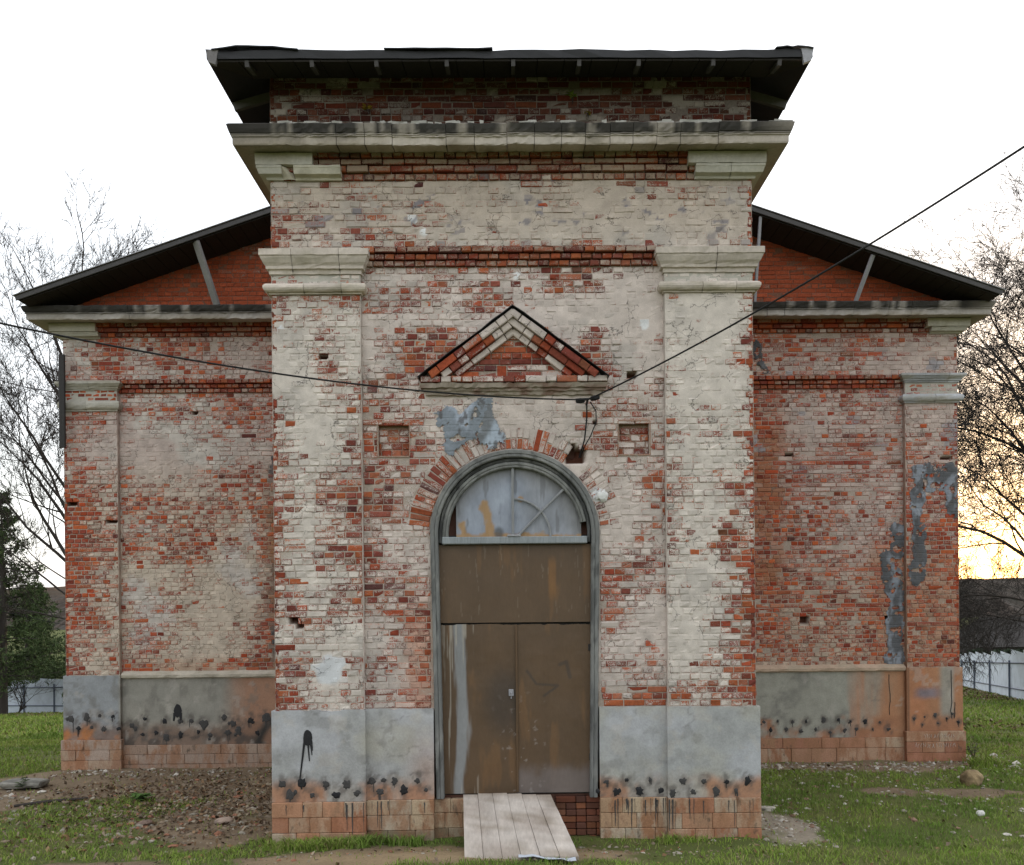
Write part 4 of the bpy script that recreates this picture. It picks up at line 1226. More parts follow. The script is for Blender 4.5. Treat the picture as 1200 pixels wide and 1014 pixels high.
M_GREYTAR = plain('greyed_tar', (0.055, 0.053, 0.052), rough=0.8, scale=50, var=0.6, bump=0.9)
for lst, fy, py in ((DABS_P, FY + PY, PY), (DABS_L, WF - 0.04, S - 0.03), (DABS_R, WF - 0.04, S - 0.03)):
    for x, z, r, on_pil in lst:
        m_ = random.choice((M_TAR, M_GREYTAR, M_GREYTAR))
        blob('tar_dab', x, z, r * random.uniform(0.55, 1.0), (py if on_pil else fy) - 0.003, mat=m_, drip=random.choice((0, 0, 0, 1, 2)))
        if random.random() < 0.45:
            blob('tar_dab', x + random.uniform(-1, 1) * r, z + random.uniform(-1, 0.6) * r, r * random.uniform(0.25, 0.5), (py if on_pil else fy) - 0.003, mat=m_)
for k in range(34):
    x = random.choice((random.uniform(-2.8, -1.0), random.uniform(1.0, 2.8), random.uniform(1.0, 2.8)))
    y = (PY if abs(x) > PI_ - 0.03 else FY + PY) - 0.0315
    z = random.choice((0.48, 0.48, 0.46)); L = random.uniform(0.08, 0.38); w = random.uniform(0.003, 0.011)
    mb = MB(); n = 5
    for i in range(n + 1):
        t = i / n; ww = w * (1 - 0.7 * t) * random.uniform(0.7, 1.2); xx = x + random.uniform(-0.003, 0.003)
        mb.v += [(xx - ww, y, z - L * t), (xx + ww, y, z - L * t)]
        if i: mb.q.append((2 * i - 2, 2 * i - 1, 2 * i + 1, 2 * i))
    mb.build('stain_run', M_GREYTAR, church)
# dark paint splashes with runs
def splash(x, z, y, w, h, drips):
    mb = MB(); n = 14
    mb.v = [(x, y - 0.004, z)]
    for k in range(n):
        a = 2 * math.pi * k / n
        mb.v.append((x + w * math.cos(a) * random.uniform(0.85, 1.05), y - 0.001, z + h * math.sin(a) * random.uniform(0.9, 1.05)))
    mb.t = [(0, 1 + k, 1 + (k + 1) % n) for k in range(n)]
    for dx, sl, L, r in drips:
        b = mb.n()
        mb.v += [(x + dx - r, y - 0.003, z - h * 0.3), (x + dx + r, y - 0.003, z - h * 0.3), (x + dx + sl + r * 0.5, y - 0.002, z - h * 0.3 - L), (x + dx + sl - r * 0.5, y - 0.002, z - h * 0.3 - L)]
        mb.q.append((b, b + 3, b + 2, b + 1))
    mb.build('paint_splash', M_TAR, church)
splash(-2.435, 1.235, PY - 0.004, 0.055, 0.10, ((-0.035, -0.065, 0.50, 0.014), (0.0, 0.02, 0.24, 0.012), (0.03, 0.02, 0.17, 0.011), (0.012, 0.0, 0.14, 0.01), (0.048, 0.01, 0.12, 0.008)))
splash(-5.79, 0.98, WF - 0.046, 0.07, 0.12, ((-0.05, -0.02, 0.14, 0.025), (0.045, 0.01, 0.13, 0.03)))
# two thin black runs and a chalked scribble on the right wing
for x, za, zb_, y in ((6.47, 1.48, 0.78, WF - 0.043), (7.50, 1.55, 0.72, S - 0.033), (7.56, 1.0, 0.72, S - 0.033)):
    pts = [(x + random.uniform(-0.012, 0.012), y, za + (zb_ - za) * i / 6) for i in range(7)]
    rn = MB(); rn.tube(pts, 0.006, 4); rn.build('paint_run', M_TAR, church)
scr = MB()
for k in range(14):
    x = 7.02 + k * 0.037 + random.uniform(-.006, .006); z = 0.43 + random.uniform(-0.01, 0.01); y = S - 0.0835
    scr.tube([(x, y, z - 0.03), (x + random.uniform(-.02, .02), y, z), (x + random.uniform(-.02, .02), y, z + 0.03)], 0.0035, 3)
for k in range(18):
    x = 6.86 + k * 0.04 + random.uniform(-.006, .006); z = 0.27 + random.uniform(-0.012, 0.012); y = S - 0.0835
    scr.tube([(x, y, z - 0.035), (x + random.uniform(-.02, .02), y, z), (x + random.uniform(-.02, .02), y, z + 0.035)], 0.0035, 3)
scr.build('chalk_scribble', plain('chalk', (0.5, 0.45, 0.4), scale=30), church)

# ------------------------------------------------------------------ doorway
GW = (0.150, 0.153, 0.148)
def arch_band(name, r0, r1, y0, y1, zlow, parent, mat, a0=0, a1=180, n=72, legs=True, col=GW, splay=0.0):
    pts = []
    if legs:
        for f in np.linspace(0, 1, 60)[:-1]:
            pts.append((1.0, 0.0, zlow + (SPR - zlow) * f, 1))
    for i in range(n + 1):
        a = R(a0) + R(a1 - a0) * i / n
        pts.append((math.cos(a), math.sin(a), None, 0))
    if legs:
        for f in np.linspace(1, 0, 60)[1:]:
            pts.append((-1.0, 0.0, zlow + (SPR - zlow) * f, 1))
    V = []
    mid = r0 * 0.55 + r1 * 0.45
    prf = [(r0, y1), (r0, y0 + 0.014), (r0 + 0.011, y0), (mid - 0.006, y0), (mid, y0 + 0.008), (mid + 0.006, y0 - 0.003), (r1 - 0.011, y0 - 0.003), (r1, y0 + 0.012), (r1, y1)]
    K = len(prf)
    for cx, sz, z, leg in pts:
        for r, y in prf:
            r = r + random.gauss(0, 0.0012); y = y + random.gauss(0, 0.0012)
            if leg:
                V.append((cx * r * (1 - splay * (SPR - z)), y, z))
            else:
                V.append((cx * r, y, SPR + sz * r))
    Q = []
    m = len(pts)
    for i in range(m - 1):
        for k in range(K):
            Q.append((i * K + k, i * K + (k + 1) % K, i * K + K + (k + 1) % K, i * K + K + k))
    T = [(b, b + k, b + k + 1) for b in (0, (m - 1) * K) for k in range(1, K - 1)]
    V = np.array(V)
    c = np.tile(np.array(col), (len(V), 1)) * (0.75 + 0.5 * fbm(V[:, 0] * 4, V[:, 2] * 1.2, 201))[:, None]
    c = mixc(c, (0.25, 0.25, 0.235), sm(0.5, 0.66, fbm(V[:, 0] * 5, V[:, 2] * 2.5, 203)) * 0.6)
    c = mixc(c, np.array(col) * 0.4, sm(0.58, 0.68, fbm(V[:, 0] * 16 + V[:, 1] * 9, V[:, 2] * 3, 205)) * 0.7)
    return link(name, mesh_np(name, V, Q, T, {'bc': c}), mat, parent)

dframe = arch_band('door_frame', 0.905, 0.998, 0.035, 0.20, 0.49, church, M_WOOD, splay=0.016)
arch_band('inner_arch', 0.865, 0.899, 0.085, 0.2, SPR - 0.1, dframe, M_WOOD, a0=-6, a1=186, legs=False, col=(0.11, 0.112, 0.11))
arch_band('casing', 0.785, 0.858, 0.075, 0.16, SPR, dframe, M_WOOD, a0=10, a1=188, legs=False, col=(0.175, 0.178, 0.168))
mb = MB(); mb.bbox(-0.86, 0.855, 0.06, 0.17, 3.485, 3.57, 0.008)
mb.build('fanlight_sill', M_WOOD, dframe, {'bc': (0.24, 0.26, 0.27)})
def pane_col(u, z):
    c = mixc((0.21, 0.235, 0.285), (0.30, 0.33, 0.385), fbm(u * 4, z * 4, 211))
    edge = sm(0.55, 0.8, np.hypot(u, z - SPR))
    c = mixc(c, (0.15, 0.145, 0.14), edge * 0.75)
    c = mixc(c, (0.20, 0.195, 0.19), sm(0.0, 0.25, u) * 0.45)
    c = c * (0.72 + 0.6 * fbm(u * 9, z * 5, 219))[..., None]
    c = mixc(c, (0.10, 0.10, 0.105), sm(0.62, 0.72, fbm(u * 12, z * 2.4, 207)) * 0.55)
    rust = sm(0.075, 0.03, seg_d(u, z, [(-0.36, 3.93), (-0.30, 3.82), (-0.29, 3.62)]) + 0.10 * (fbm(u * 14, z * 10, 213) - 0.5))
    rust = np.maximum(rust, sm(0.06, 0.02, seg_d(u, z, [(-0.62, 3.72), (-0.6, 3.58)]) + 0.08 * (fbm(u * 14, z * 14, 215) - 0.5)))
    rust = np.maximum(rust, sm(3.63, 3.59, z + 0.10 * (fbm(u * 9, z * 9, 217) - 0.5)))
    rust = np.maximum(rust, sm(0.05, 0.02, np.hypot(u - 0.07, z - 4.02)))
    c = mixc(c, (0.34, 0.19, 0.06), rust * 0.85)
    c = mixc(c, (0.06, 0.06, 0.06), sm(0.08, 0.03, np.hypot(u + 0.19, (z - 3.62) * 0.8)) * 0.8)
    return c
uu, zz = np.meshgrid(np.linspace(-0.79, 0.79, 150), np.linspace(3.55, SPR + 0.79, 86))
idx = np.arange(uu.size).reshape(uu.shape)
q = np.stack([idx[:-1, :-1], idx[:-1, 1:], idx[1:, 1:], idx[1:, :-1]], -1).reshape(-1, 4)
kp = (np.hypot((uu[:-1, :-1] + uu[1:, 1:]) / 2, (zz[:-1, :-1] + zz[1:, 1:]) / 2 - SPR) < 0.80) & ((uu[:-1, :-1] + uu[1:, 1:]) / 2 > -0.69)
seam = np.where((uu > -0.17), 0.004, 0.0) + np.where(uu > 0.27, 0.004, 0)
fan = link('fanlight_sheet', mesh_np('fanlight_sheet', np.stack([uu, 0.145 + seam, zz], -1).reshape(-1, 3), q[kp.ravel()], None, {'bc': pane_col(uu, zz).reshape(-1, 3)}), M_DOOR, church)
def bar(pts, r, name='glazing_bar'):
    b = MB(); b.tube(pts, r, 6)
    b.build(name, M_WOOD, fan, {'bc': (0.24, 0.245, 0.25)})
bar([(-0.02, 0.115, 3.565), (-0.022, 0.112, 4.0), (-0.018, 0.115, 4.40)], 0.019)
bar([(0.03, 0.112, 3.57), (0.31, 0.108, 3.86), (0.585, 0.112, 4.13)], 0.015)
bar([(0.445 * math.cos(R(a)) - 0.02, 0.118, 3.575 + 0.445 * math.sin(R(a))) for a in range(0, 91, 10)], 0.014)
kn = MB(); kn.bbox(-0.09, 0.07, 0.05, 0.12, 3.568, 3.592, 0.006); kn.build('bar_foot', M_WOOD, fan, {'bc': (0.30, 0.30, 0.31)})

BRN = np.array((0.105, 0.062, 0.031))
def door_col(kind):
    def f(u, z):
        c = np.ones(u.shape + (3,)) * BRN
        c = mixc(c, (0.088, 0.056, 0.032), fbm(u * 2, z * 2, 221))
        c = mixc(c, (0.16, 0.085, 0.035), sm(0.60, 0.72, fbm(u * 7, z * 1.2, 223)) * 0.5)
        sc = sm(0.735, 0.76, fbm(u * 55 + z * 3, z * 2.2, 225))
        if kind == 'transom':
            c = mixc(c, (0.21, 0.10, 0.03), sm(0.06, 0.03, np.abs(u - 0.44)) * sm(0.3, 0.15, np.abs(z - 3.08)) * 0.6)
            c = mixc(c, (0.25, 0.21, 0.16), sc * 0.22)
        if kind == 'left':
            k = sm(0.10, 0.05, np.abs(u + 0.66 + 0.03 * np.sin(z * 3)) + 0.13 * (fbm(u * 16, z * 1.6, 227) - 0.42))
            c = mixc(c, (0.235, 0.245, 0.25), k * 0.9)
            k = sm(0.66, 0.70, fbm(u * 30, z * 0.8, 229)) * sm(0.27, 0.12, np.abs(u + 0.66))
            c = mixc(c, (0.36, 0.33, 0.28), k * 0.7)
            c = mixc(c, (0.045, 0.035, 0.028), sm(0.35, 0.1, np.hypot(u + 0.13, (z - 1.6) * 0.6)) * 0.7)
        if kind == 'right':
            k = sm(0.9, 0.72, z + 0.5 * (fbm(u * 4, z * 3, 231) - 0.5) * 0.5)
            c = mixc(c, (0.15, 0.125, 0.115), k * 0.85)
            d = seg_d(u, z, [(0.13, 1.98), (0.24, 1.82), (0.50, 1.80), (0.33, 1.68)])
            c = mixc(c, (0.05, 0.038, 0.03), sm(0.03, 0.012, d + 0.015 * fbm(u * 30, z * 30, 233)) * 0.8)
            c = mixc(c, (0.05, 0.038, 0.03), sm(0.03, 0.012, seg_d(u, z, [(0.52, 2.05), (0.60, 2.08), (0.64, 1.90)])) * 0.7)
        pit = sm(0.70, 0.76, fbm(u * 18, z * 18, 235)) * sm(0.45, 0.1, np.abs(u - 0.05)) * sm(2.0, 1.2, z)
        return mixc(c, (0.33, 0.30, 0.28), pit * 0.35)
    return f
sheet('transom_panel', -0.945, 0.945, 2.555, 3.488, 0.145, door_col('transom'), church, M_DOOR, 0.011, 0.04, 0.003)
dl = sheet('door_leaf', -0.935, -0.006, 0.525, 2.538, 0.150, door_col('left'), church, M_DOOR, 0.011, 0.04, 0.006)
dr = sheet('door_leaf', -0.002, 0.925, 0.530, 2.532, 0.138, door_col('right'), church, M_DOOR, 0.011, 0.04, 0.006)
bk2 = MB(); bk2.box(-0.95, 0.95, 0.21, 0.235, 0.5, SPR + 0.0); bk2.build('door_backing', M_IRON, dframe)
hd = MB(); hd.bbox(-0.09, -0.03, 0.128, 0.15, 1.68, 1.76, 0.006); hd.tube([(-0.06, 0.13, 1.73), (-0.06, 0.10, 1.72), (-0.06, 0.10, 1.66), (-0.06, 0.128, 1.655)], 0.008, 6)
hd.build('door_handle', M_GALV, dl)
for z in (2.25, 0.95):
    h = MB(); h.tube([(0.915, 0.128, z - 0.06), (0.915, 0.128, z + 0.06)], 0.016, 8); h.bbox(0.86, 0.91, 0.125, 0.137, z - 0.04, z + 0.04, 0.004); h.build('hinge', M_IRON, dr)
for z in (2.05, 0.95):
    h = MB(); h.tube([(-0.94, 0.132, z - 0.06), (-0.94, 0.132, z + 0.06)], 0.016, 8); h.bbox(-0.93, -0.88, 0.137, 0.149, z - 0.04, z + 0.04, 0.004); h.build('hinge', M_IRON, dl)
cs_ = MB(); cs_.bbox(-0.006, 0.02, 0.118, 0.137, 0.54, 2.53, 0.004); cs_.build('cover_strip', M_DOOR, dr, {'bc': tuple(BRN * 0.9)})
# white filler lump beside the arch
fl = blob('filler_lump', 1.03, 4.04, 0.075, FY - 0.02, mat=plain('white_filler', (0.62, 0.62, 0.6), scale=20), thick=0.03)

# ------------------------------------------------------------------ roofs
EO = 0.54
ex, ey0, ey1 = HW + EO, -EO, S + 0.3
rz = 8.83
def hip(off):
    n = 26
    V = []
    ring = []
    for i in range(n + 1): ring.append((-ex + 2 * ex * i / n, ey0))
    ring += [(ex, ey1), (-ex, ey1)]
    return ring
ring = hip(0)
V, Q = [], []
m = len(ring)
for (x, y) in ring:
    j = random.gauss(0, 0.006) if y < 0 else 0
    V += [(x, y + random.gauss(0, 0.008), rz + 0.088 + j), (x, y, rz + j * 0.5)]
inner = [(x * 0.35, -EO + (EO + 2.2) * 1.0 if y < 0 else y, rz + 0.86) for x, y in ring]
for p in inner:
    V += [p, (p[0], p[1], p[2] - 0.10)]
for i in range(m):
    j = (i + 1) % m
    Q += [(2 * i, 2 * j, 2 * j + 1, 2 * i + 1), (2 * i, 2 * m + 2 * i, 2 * m + 2 * j, 2 * j), (2 * i + 1, 2 * j + 1, 2 * m + 2 * j + 1, 2 * m + 2 * i + 1)]
T = [(2 * m, 2 * m + 2 * k, 2 * m + 2 * k + 2) for k in range(1, m - 1)]
proof = link('porch_roof', mesh_np('porch_roof', V, Q, T), M_ROOF, church)
for k in range(9):
    x = -2.95 + 5.9 * k / 8 + random.uniform(-0.05, 0.05)
    mb = MB(); M_ = Matrix.Translation((x, -EO + 0.03, rz - 0.05)) @ Matrix.Rotation(R(16), 4, 'X')
    mb.box(-0.022, 0.022, 0, 0.3, -0.02, 0.045, M_)
    mb.build('rafter', M_WOODX, proof, {'bc': (0.08, 0.075, 0.075)})
for s in (-1, 1):
    for k in range(6):
        y = 0.3 + k * 0.75
        mb = MB(); M_ = Matrix.Translation((s * (HW + EO - 0.03), y, rz - 0.05)) @ Matrix.Rotation(R(90 * s), 4, 'Z') @ Matrix.Rotation(R(16), 4, 'X')
        mb.box(-0.025, 0.025, 0, 0.8, -0.05, 0.045, M_)
        mb.build('rafter', M_WOODX, proof, {'bc': (0.10, 0.095, 0.09)})
# soffit boards of the eaves
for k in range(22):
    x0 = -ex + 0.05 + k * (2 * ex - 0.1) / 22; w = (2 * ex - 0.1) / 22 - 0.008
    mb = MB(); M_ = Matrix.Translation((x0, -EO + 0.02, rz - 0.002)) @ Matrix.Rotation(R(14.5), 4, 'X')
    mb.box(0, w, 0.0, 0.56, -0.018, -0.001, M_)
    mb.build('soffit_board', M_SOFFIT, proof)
# corner brackets, light patches of bare metal
for s in (-1, 1):
    mb = MB(); mb.v = [(s * (ex + 0.01), ey0 - 0.012, rz + 0.10), (s * (ex - 0.13), ey0 - 0.012, rz + 0.09), (s * (ex - 0.10), ey0 - 0.012, rz - 0.07), (s * (ex - 0.02), ey0 - 0.012, rz - 0.04),
                       (s * (ex + 0.01), ey0 + 0.03, rz + 0.10), (s * (ex - 0.13), ey0 + 0.03, rz + 0.09), (s * (ex - 0.10), ey0 + 0.03, rz - 0.07), (s * (ex - 0.02), ey0 + 0.03, rz - 0.04)]
    mb.q = [(0, 1, 2, 3), (4, 7, 6, 5), (0, 4, 5, 1), (1, 5, 6, 2), (2, 6, 7, 3), (3, 7, 4, 0)]
    mb.build('corner_plate', M_GALV if s > 0 else M_WOODX, proof, {'bc': (0.16, 0.15, 0.15)})
# loose sheets curled on the roof edge
for x0, x1, zz_ in ((-3.3, -2.35, 0.035), (2.95, 3.36, 0.012), (-1.4, -0.2, 0.008)):
    mb = MB(); n = 7
    for i in range(n + 1):
        x = x0 + (x1 - x0) * i / n; b = zz_ * math.sin(math.pi * min(1, i / n * 1.1)) + random.uniform(0, 0.015)
        mb.v += [(x, ey0 - 0.03, rz + 0.090 + b), (x, ey0 + 0.55, rz + 0.26 + b * 0.6), (x, ey0 - 0.03, rz + 0.078 + b), (x, ey0 + 0.55, rz + 0.245 + b * 0.6)]
    for i in range(n):
        a = 4 * i
        mb.q += [(a, a + 4, a + 5, a + 1), (a + 2, a + 3, a + 7, a + 6), (a, a + 2, a + 6, a + 4), (a + 1, a + 5, a + 7, a + 3)]
    mb.build('loose_roof_sheet', M_ROOF, proof)

# wing roofs: two slopes meeting behind the porch
VG = S - 0.74
for s in (-1, 1):
    V = []
    xo, xi = 8.02, HW + 0.004
    zr = lambda ax: 7.73 + 0.341 * (8.02 - ax)
    for x in (xo, xi):
        for y in (VG, BACK + 0.4):
            V += [(s * x, y, zr(x) + 0.10), (s * x, y, zr(x) + 0.035)]
    # 0,1 outer front; 2,3 outer back; 4,5 inner front; 6,7 inner back
    Q = [(0, 2, 6, 4), (1, 5, 7, 3), (0, 4, 5, 1), (2, 3, 7, 6), (0, 1, 3, 2), (4, 6, 7, 5)]
    wr = link('wing_roof', mesh_np('wing_roof', V, Q), M_ROOF, church)
    Ltot = math.hypot(xo - xi, zr(xi) - zr(xo)); sl = math.atan(0.341)
    nb_ = 26
    for k in range(nb_):
        a = 0.03 + k * (Ltot - 0.06) / nb_; w = (Ltot - 0.06) / nb_ - 0.008
        x = xo - a * math.cos(sl); z = zr(xo) + a * math.sin(sl) + 0.03
        M_ = Matrix.Translation((s * x, 0, z)) @ Matrix.Rotation(-s * (-sl) if s < 0 else sl, 4, 'Y')
        mb = MB()
        if s > 0:
            mb.box(-w, 0, VG + 0.02, S + 0.05, -0.026 - random.uniform(0, .004), -0.002, M_)
        else:
            M_ = Matrix.Translation((s * x, 0, z)) @ Matrix.Rotation(-sl, 4, 'Y')
            mb.box(0, w, VG + 0.02, S + 0.05, -0.026 - random.uniform(0, .004), -0.002, M_)
        mb.build('soffit_board', M_SOFFIT, wr)
    mb = MB()
    Mv = Matrix.Translation((s * xo, VG, zr(xo))) @ Matrix.Rotation(s * sl, 4, 'Y')
    if s > 0: mb.bbox(-Ltot, 0, -0.025, -0.002, 0.015, 0.088, 0.005, Mv)
    else: mb.bbox(0, Ltot, -0.025, -0.002, 0.015, 0.088, 0.005, Mv)
    mb.build('verge_board', M_WOODX, wr, {'bc': (0.075, 0.072, 0.072)})
    mb = MB()
    if s > 0: mb.box(-Ltot, 0.02, -0.045, 0.25, 0.100, 0.110, Mv)
    else: mb.box(-0.02, Ltot, -0.045, 0.25, 0.100, 0.110, Mv)
    mb.build('verge_flashing', M_GALV, wr)
# ridge behind the porch
rb = MB(); z0 = 7.73 + 0.341 * (8.02 - HW)
rb.v = [(-HW, S + 0.2, z0 + 0.1), (0, S + 0.2, z0 + 1.07), (HW, S + 0.2, z0 + 0.1), (-HW, BACK + 0.4, z0 + 0.1), (0, BACK + 0.4, z0 + 1.07), (HW, BACK + 0.4, z0 + 0.1)]
rb.q = [(0, 1, 4, 3), (1, 2, 5, 4)]; rb.t = [(0, 2, 1), (3, 4, 5)]
rb.build('nave_roof', M_ROOF, church)
# struts that prop the verges
def strut(name, a, b, w, mat, dpt=0.03):
    a, b = Vector(a), Vector(b); d = b - a
    q = d.to_track_quat('Z', 'Y').to_matrix().to_4x4()
    mb = MB(); mb.bbox(-w / 2, w / 2, -dpt / 2, dpt / 2, 0, d.length, 0.004, Matrix.Translation(a) @ q)
    return mb.build(name, mat, church, {'bc': (0.22, 0.215, 0.21)})
yS = S - 0.36
strut('roof_strut', (-4.92, yS, 7.79), (-5.14, yS - 0.33, 8.72), 0.13, M_WOODX, 0.05)
strut('roof_strut', (4.08, yS, 7.79), (4.09, yS - 0.33, 9.08), 0.045, M_GALV, 0.045)
strut('roof_strut', (5.78, yS, 7.79), (5.94, yS - 0.33, 8.44), 0.07, M_GALV, 0.04)
# dark board hung on the left corner, four iron hooks on the right one
mb = MB(); mb.bbox(-WW + 0.005, -WW + 0.105, S - 0.16, S - 0.115, 5.47, 7.05, 0.008); mb.build('corner_board', M_IRON, church)
for k in range(4):
    z = 4.92 - k * 0.205; x = WW
    mb = MB(); y = S + 0.05
    mb.tube([(x - 0.05, y, z), (x + 0.035, y, z), (x + 0.04, y, z - 0.09), (x + 0.075, y, z - 0.125), (x + 0.115, y, z - 0.09), (x + 0.12, y, z + 0.0)], 0.007, 5)
    mb.build('wall_hook', M_IRON, church)

# ------------------------------------------------------------------ ramp of boards to the door
ramp = empty('ramp', (0, -1.0, 0.3), 'pale boarded ramp leading up to the brown doors', 'ramp')
xt0, xt1, yt, zt_ = -0.635, 0.395, 0.02, 0.545
xb0, xb1, yb_, zb_ = -0.525, 0.59, -1.72, 0.315
NPL = 6
for k in range(NPL):
    f0, f1 = k / NPL, (k + 1) / NPL
    a = 0.0022; mb = MB(); nseg = 14
    ext = random.uniform(-0.03, 0.02)
    for i in range(nseg + 1):
        t = i / nseg * (1 + (ext if i == nseg else 0) / 1.7)
        xl = (xt0 + (xt1 - xt0) * f0) * (1 - t) + (xb0 + (xb1 - xb0) * f0) * t + a
        xr = (xt0 + (xt1 - xt0) * f1) * (1 - t) + (xb0 + (xb1 - xb0) * f1) * t - a
        y = yt * (1 - t) + yb_ * t; z = zt_ * (1 - t) + zb_ * t + 0.012 * math.sin(t * 3 + k) + random.uniform(-.002, .002)
        mb.v += [(xl, y + 1.0, z - 0.3), (xr, y + 1.0, z - 0.3 + random.uniform(-.003, .003)), (xr, y + 1.0, z - 0.335), (xl, y + 1.0, z - 0.335)]
    for i in range(nseg):
        for j in range(4):
            mb.q.append((i * 4 + j, i * 4 + (j + 1) % 4, i * 4 + 4 + (j + 1) % 4, i * 4 + 4 + j))
    mb.q += [(0, 3, 2, 1), (nseg * 4, nseg * 4 + 1, nseg * 4 + 2, nseg * 4 + 3)]
    V = np.array(mb.v); c = mixc((0.52, 0.47, 0.42), (0.40, 0.345, 0.30), sm(0.35, 0.65, fbm(V[:, 0] * 6, V[:, 1] * 4, 241))) * random.uniform(0.94, 1.04)
    c = mixc(c, (0.24, 0.19, 0.14), sm(0.86, 1.02, V[:, 1]) * 0.6)
    c = mixc(c, (0.23, 0.185, 0.135), np.maximum(sm(-0.45, -0.75, V[:, 1]) * 0.5, sm(0.55, 0.7, fbm(V[:, 0] * 8, V[:, 1] * 7, 243)) * 0.55))
    mb.build('plank', M_WOODX, ramp, {'bc': c})
mb = MB()
for f in (0.12, 0.5, 0.85):
    y = yt + (yb_ - yt) * f + 1.0; z = zt_ + (zb_ - zt_) * f - 0.3
    mb.box(-0.6 + 0.1 * f, 0.42 + 0.1 * f, y - 0.04, y + 0.04, z - 0.10, z - 0.037)
mb.build('bearer', M_WOODX, ramp, {'bc': (0.2, 0.17, 0.14)})

# ------------------------------------------------------------------ ground
def gz(x, y):
    x = np.asarray(x, float); y = np.asarray(y, float)
    d = y + 10
    sl = 0.073 + 0.024 * sm(5, -20, x)
    z = -np.maximum(0, np.minimum(d, 70) - 15.0) * sl
    z = z - np.maximum(0, d - 70) * 0.004
    z = z + 0.11 * np.maximum(0, -0.25 - y) + 0.16 * np.exp(-((x + 0.6) / 1.9) ** 2) * sm(-0.5, -1.3, y) * sm(-5, -2.6, y)
    near = sm(40, 12, np.hypot(x, y))
    z = z + near * (0.07 * (fbm(x * 0.8, y * 0.8, 251) - 0.5) + 0.05 * (fbm(x * 3, y * 3, 253) - 0.5))
    hug = np.minimum(sm(0.0, 0.8, np.abs(y - S)), 1)
    return z

def dirt(x, y):
    x, y = x + 0.9 * (fbm(x * 1.3, y * 1.3, 255) - 0.5), y + 0.8 * (fbm(x * 1.3, y * 1.3, 257) - 0.5)
    """0 = turf, 1 = bare soil"""
    def el(cx, cy, rx, ry):
        return sm(1.25, 0.7, np.hypot((x - cx) / rx, (y - cy) / ry))
    k = el(-5.6, 3.6, 2.9, 1.25) * 0.95
    k = np.maximum(k, el(-3.7, 1.5, 1.0, 1.7) * 0.75)
    k = np.maximum(k, el(-8.3, 2.2, 1.6, 0.9) * 0.75)
    k = np.maximum(k, el(3.2, 0.5, 0.6, 1.0) * 0.62)
    k = np.maximum(k, el(5.3, 4.35, 2.9, 0.45) * 0.95)
    k = np.maximum(k, el(-0.9, -1.1, 2.2, 0.9) * 0.95)
    k = np.maximum(k, el(-4.6, -1.2, 1.2, 0.3) * 0.7)
    k = np.maximum(k, el(6.6, 2.2, 0.8, 0.35) * 0.8)
    k = np.maximum(k, el(8.2, 1.6, 1.4, 0.28) * 0.7)
    k = np.maximum(k, el(5.4, 2.3, 0.5, 0.35) * 0.7)
    return k

def axis(lo, hi, step, far0, far1):
    c = np.arange(lo, hi, step)
    out = [c]
    g, v = step, hi
    r = []
    while v < far1:
        r.append(v); g *= 1.13; v += g
    l = []
    g, v = step, lo - step
    while v > far0:
        l.append(v); g *= 1.13; v -= g
    return np.concatenate([np.array(l[::-1]), c, np.array(r + [far1])])
gx = axis(-12, 12, 0.065, -1500, 1500)
gy = axis(-3.2, 8, 0.065, -80, 3000)
XX, YY = np.meshgrid(gx, gy)
ZZ = gz(XX, YY)
dk = np.clip(dirt(XX, YY) + 0.7 * (fbm(XX * 1.6, YY * 1.6, 261) - 0.5), 0, 1) * sm(60, 20, np.hypot(XX, YY))
ggrass = mixc((0.070, 0.095, 0.026), (0.115, 0.115, 0.042), fbm(XX * 0.9, YY * 0.9, 263))
gdirt = mixc((0.135, 0.098, 0.063), (0.215, 0.165, 0.112), fbm(XX * 2, YY * 2, 265))
sand = sm(1.2, 0.6, np.hypot((XX + 0.7) / 2.2, (YY + 1.1) / 0.9))
gdirt = mixc(gdirt, (0.27, 0.20, 0.12), sand)
gdirt = mixc(gdirt, (0.27, 0.235, 0.185), sm(1.2, 0.6, np.hypot((XX - 3.35) / 0.8, (YY - 0.6) / 1.2)) * 0.8)
gcol = mixc(ggrass, gdirt, sm(0.3, 0.6, dk))
# leaf-strewn strip below the fences
lf = sm(6, 2, np.abs(YY + 10 - 44 + 0.25 * XX)) * 0.0
idx = np.arange(XX.size).reshape(XX.shape)
q = np.stack([idx[:-1, :-1], idx[:-1, 1:], idx[1:, 1:], idx[1:, :-1]], -1).reshape(-1, 4)
link('ground', mesh_np('ground', np.stack([XX, YY, ZZ], -1).reshape(-1, 3), q, None, {'bc': gcol.reshape(-1, 3)}, smooth=True), M_GROUND, None, kind='structure')

def inside_building(x, y):
    a = (np.abs(x) < HW + 0.07) & (y > -0.06)
    b = (np.abs(x) < WW + 0.1) & (y > S - 0.1)
    r = (x > -0.66) & (x < 0.62) & (y > -1.78) & (y < 0.1)
    return a | b | r

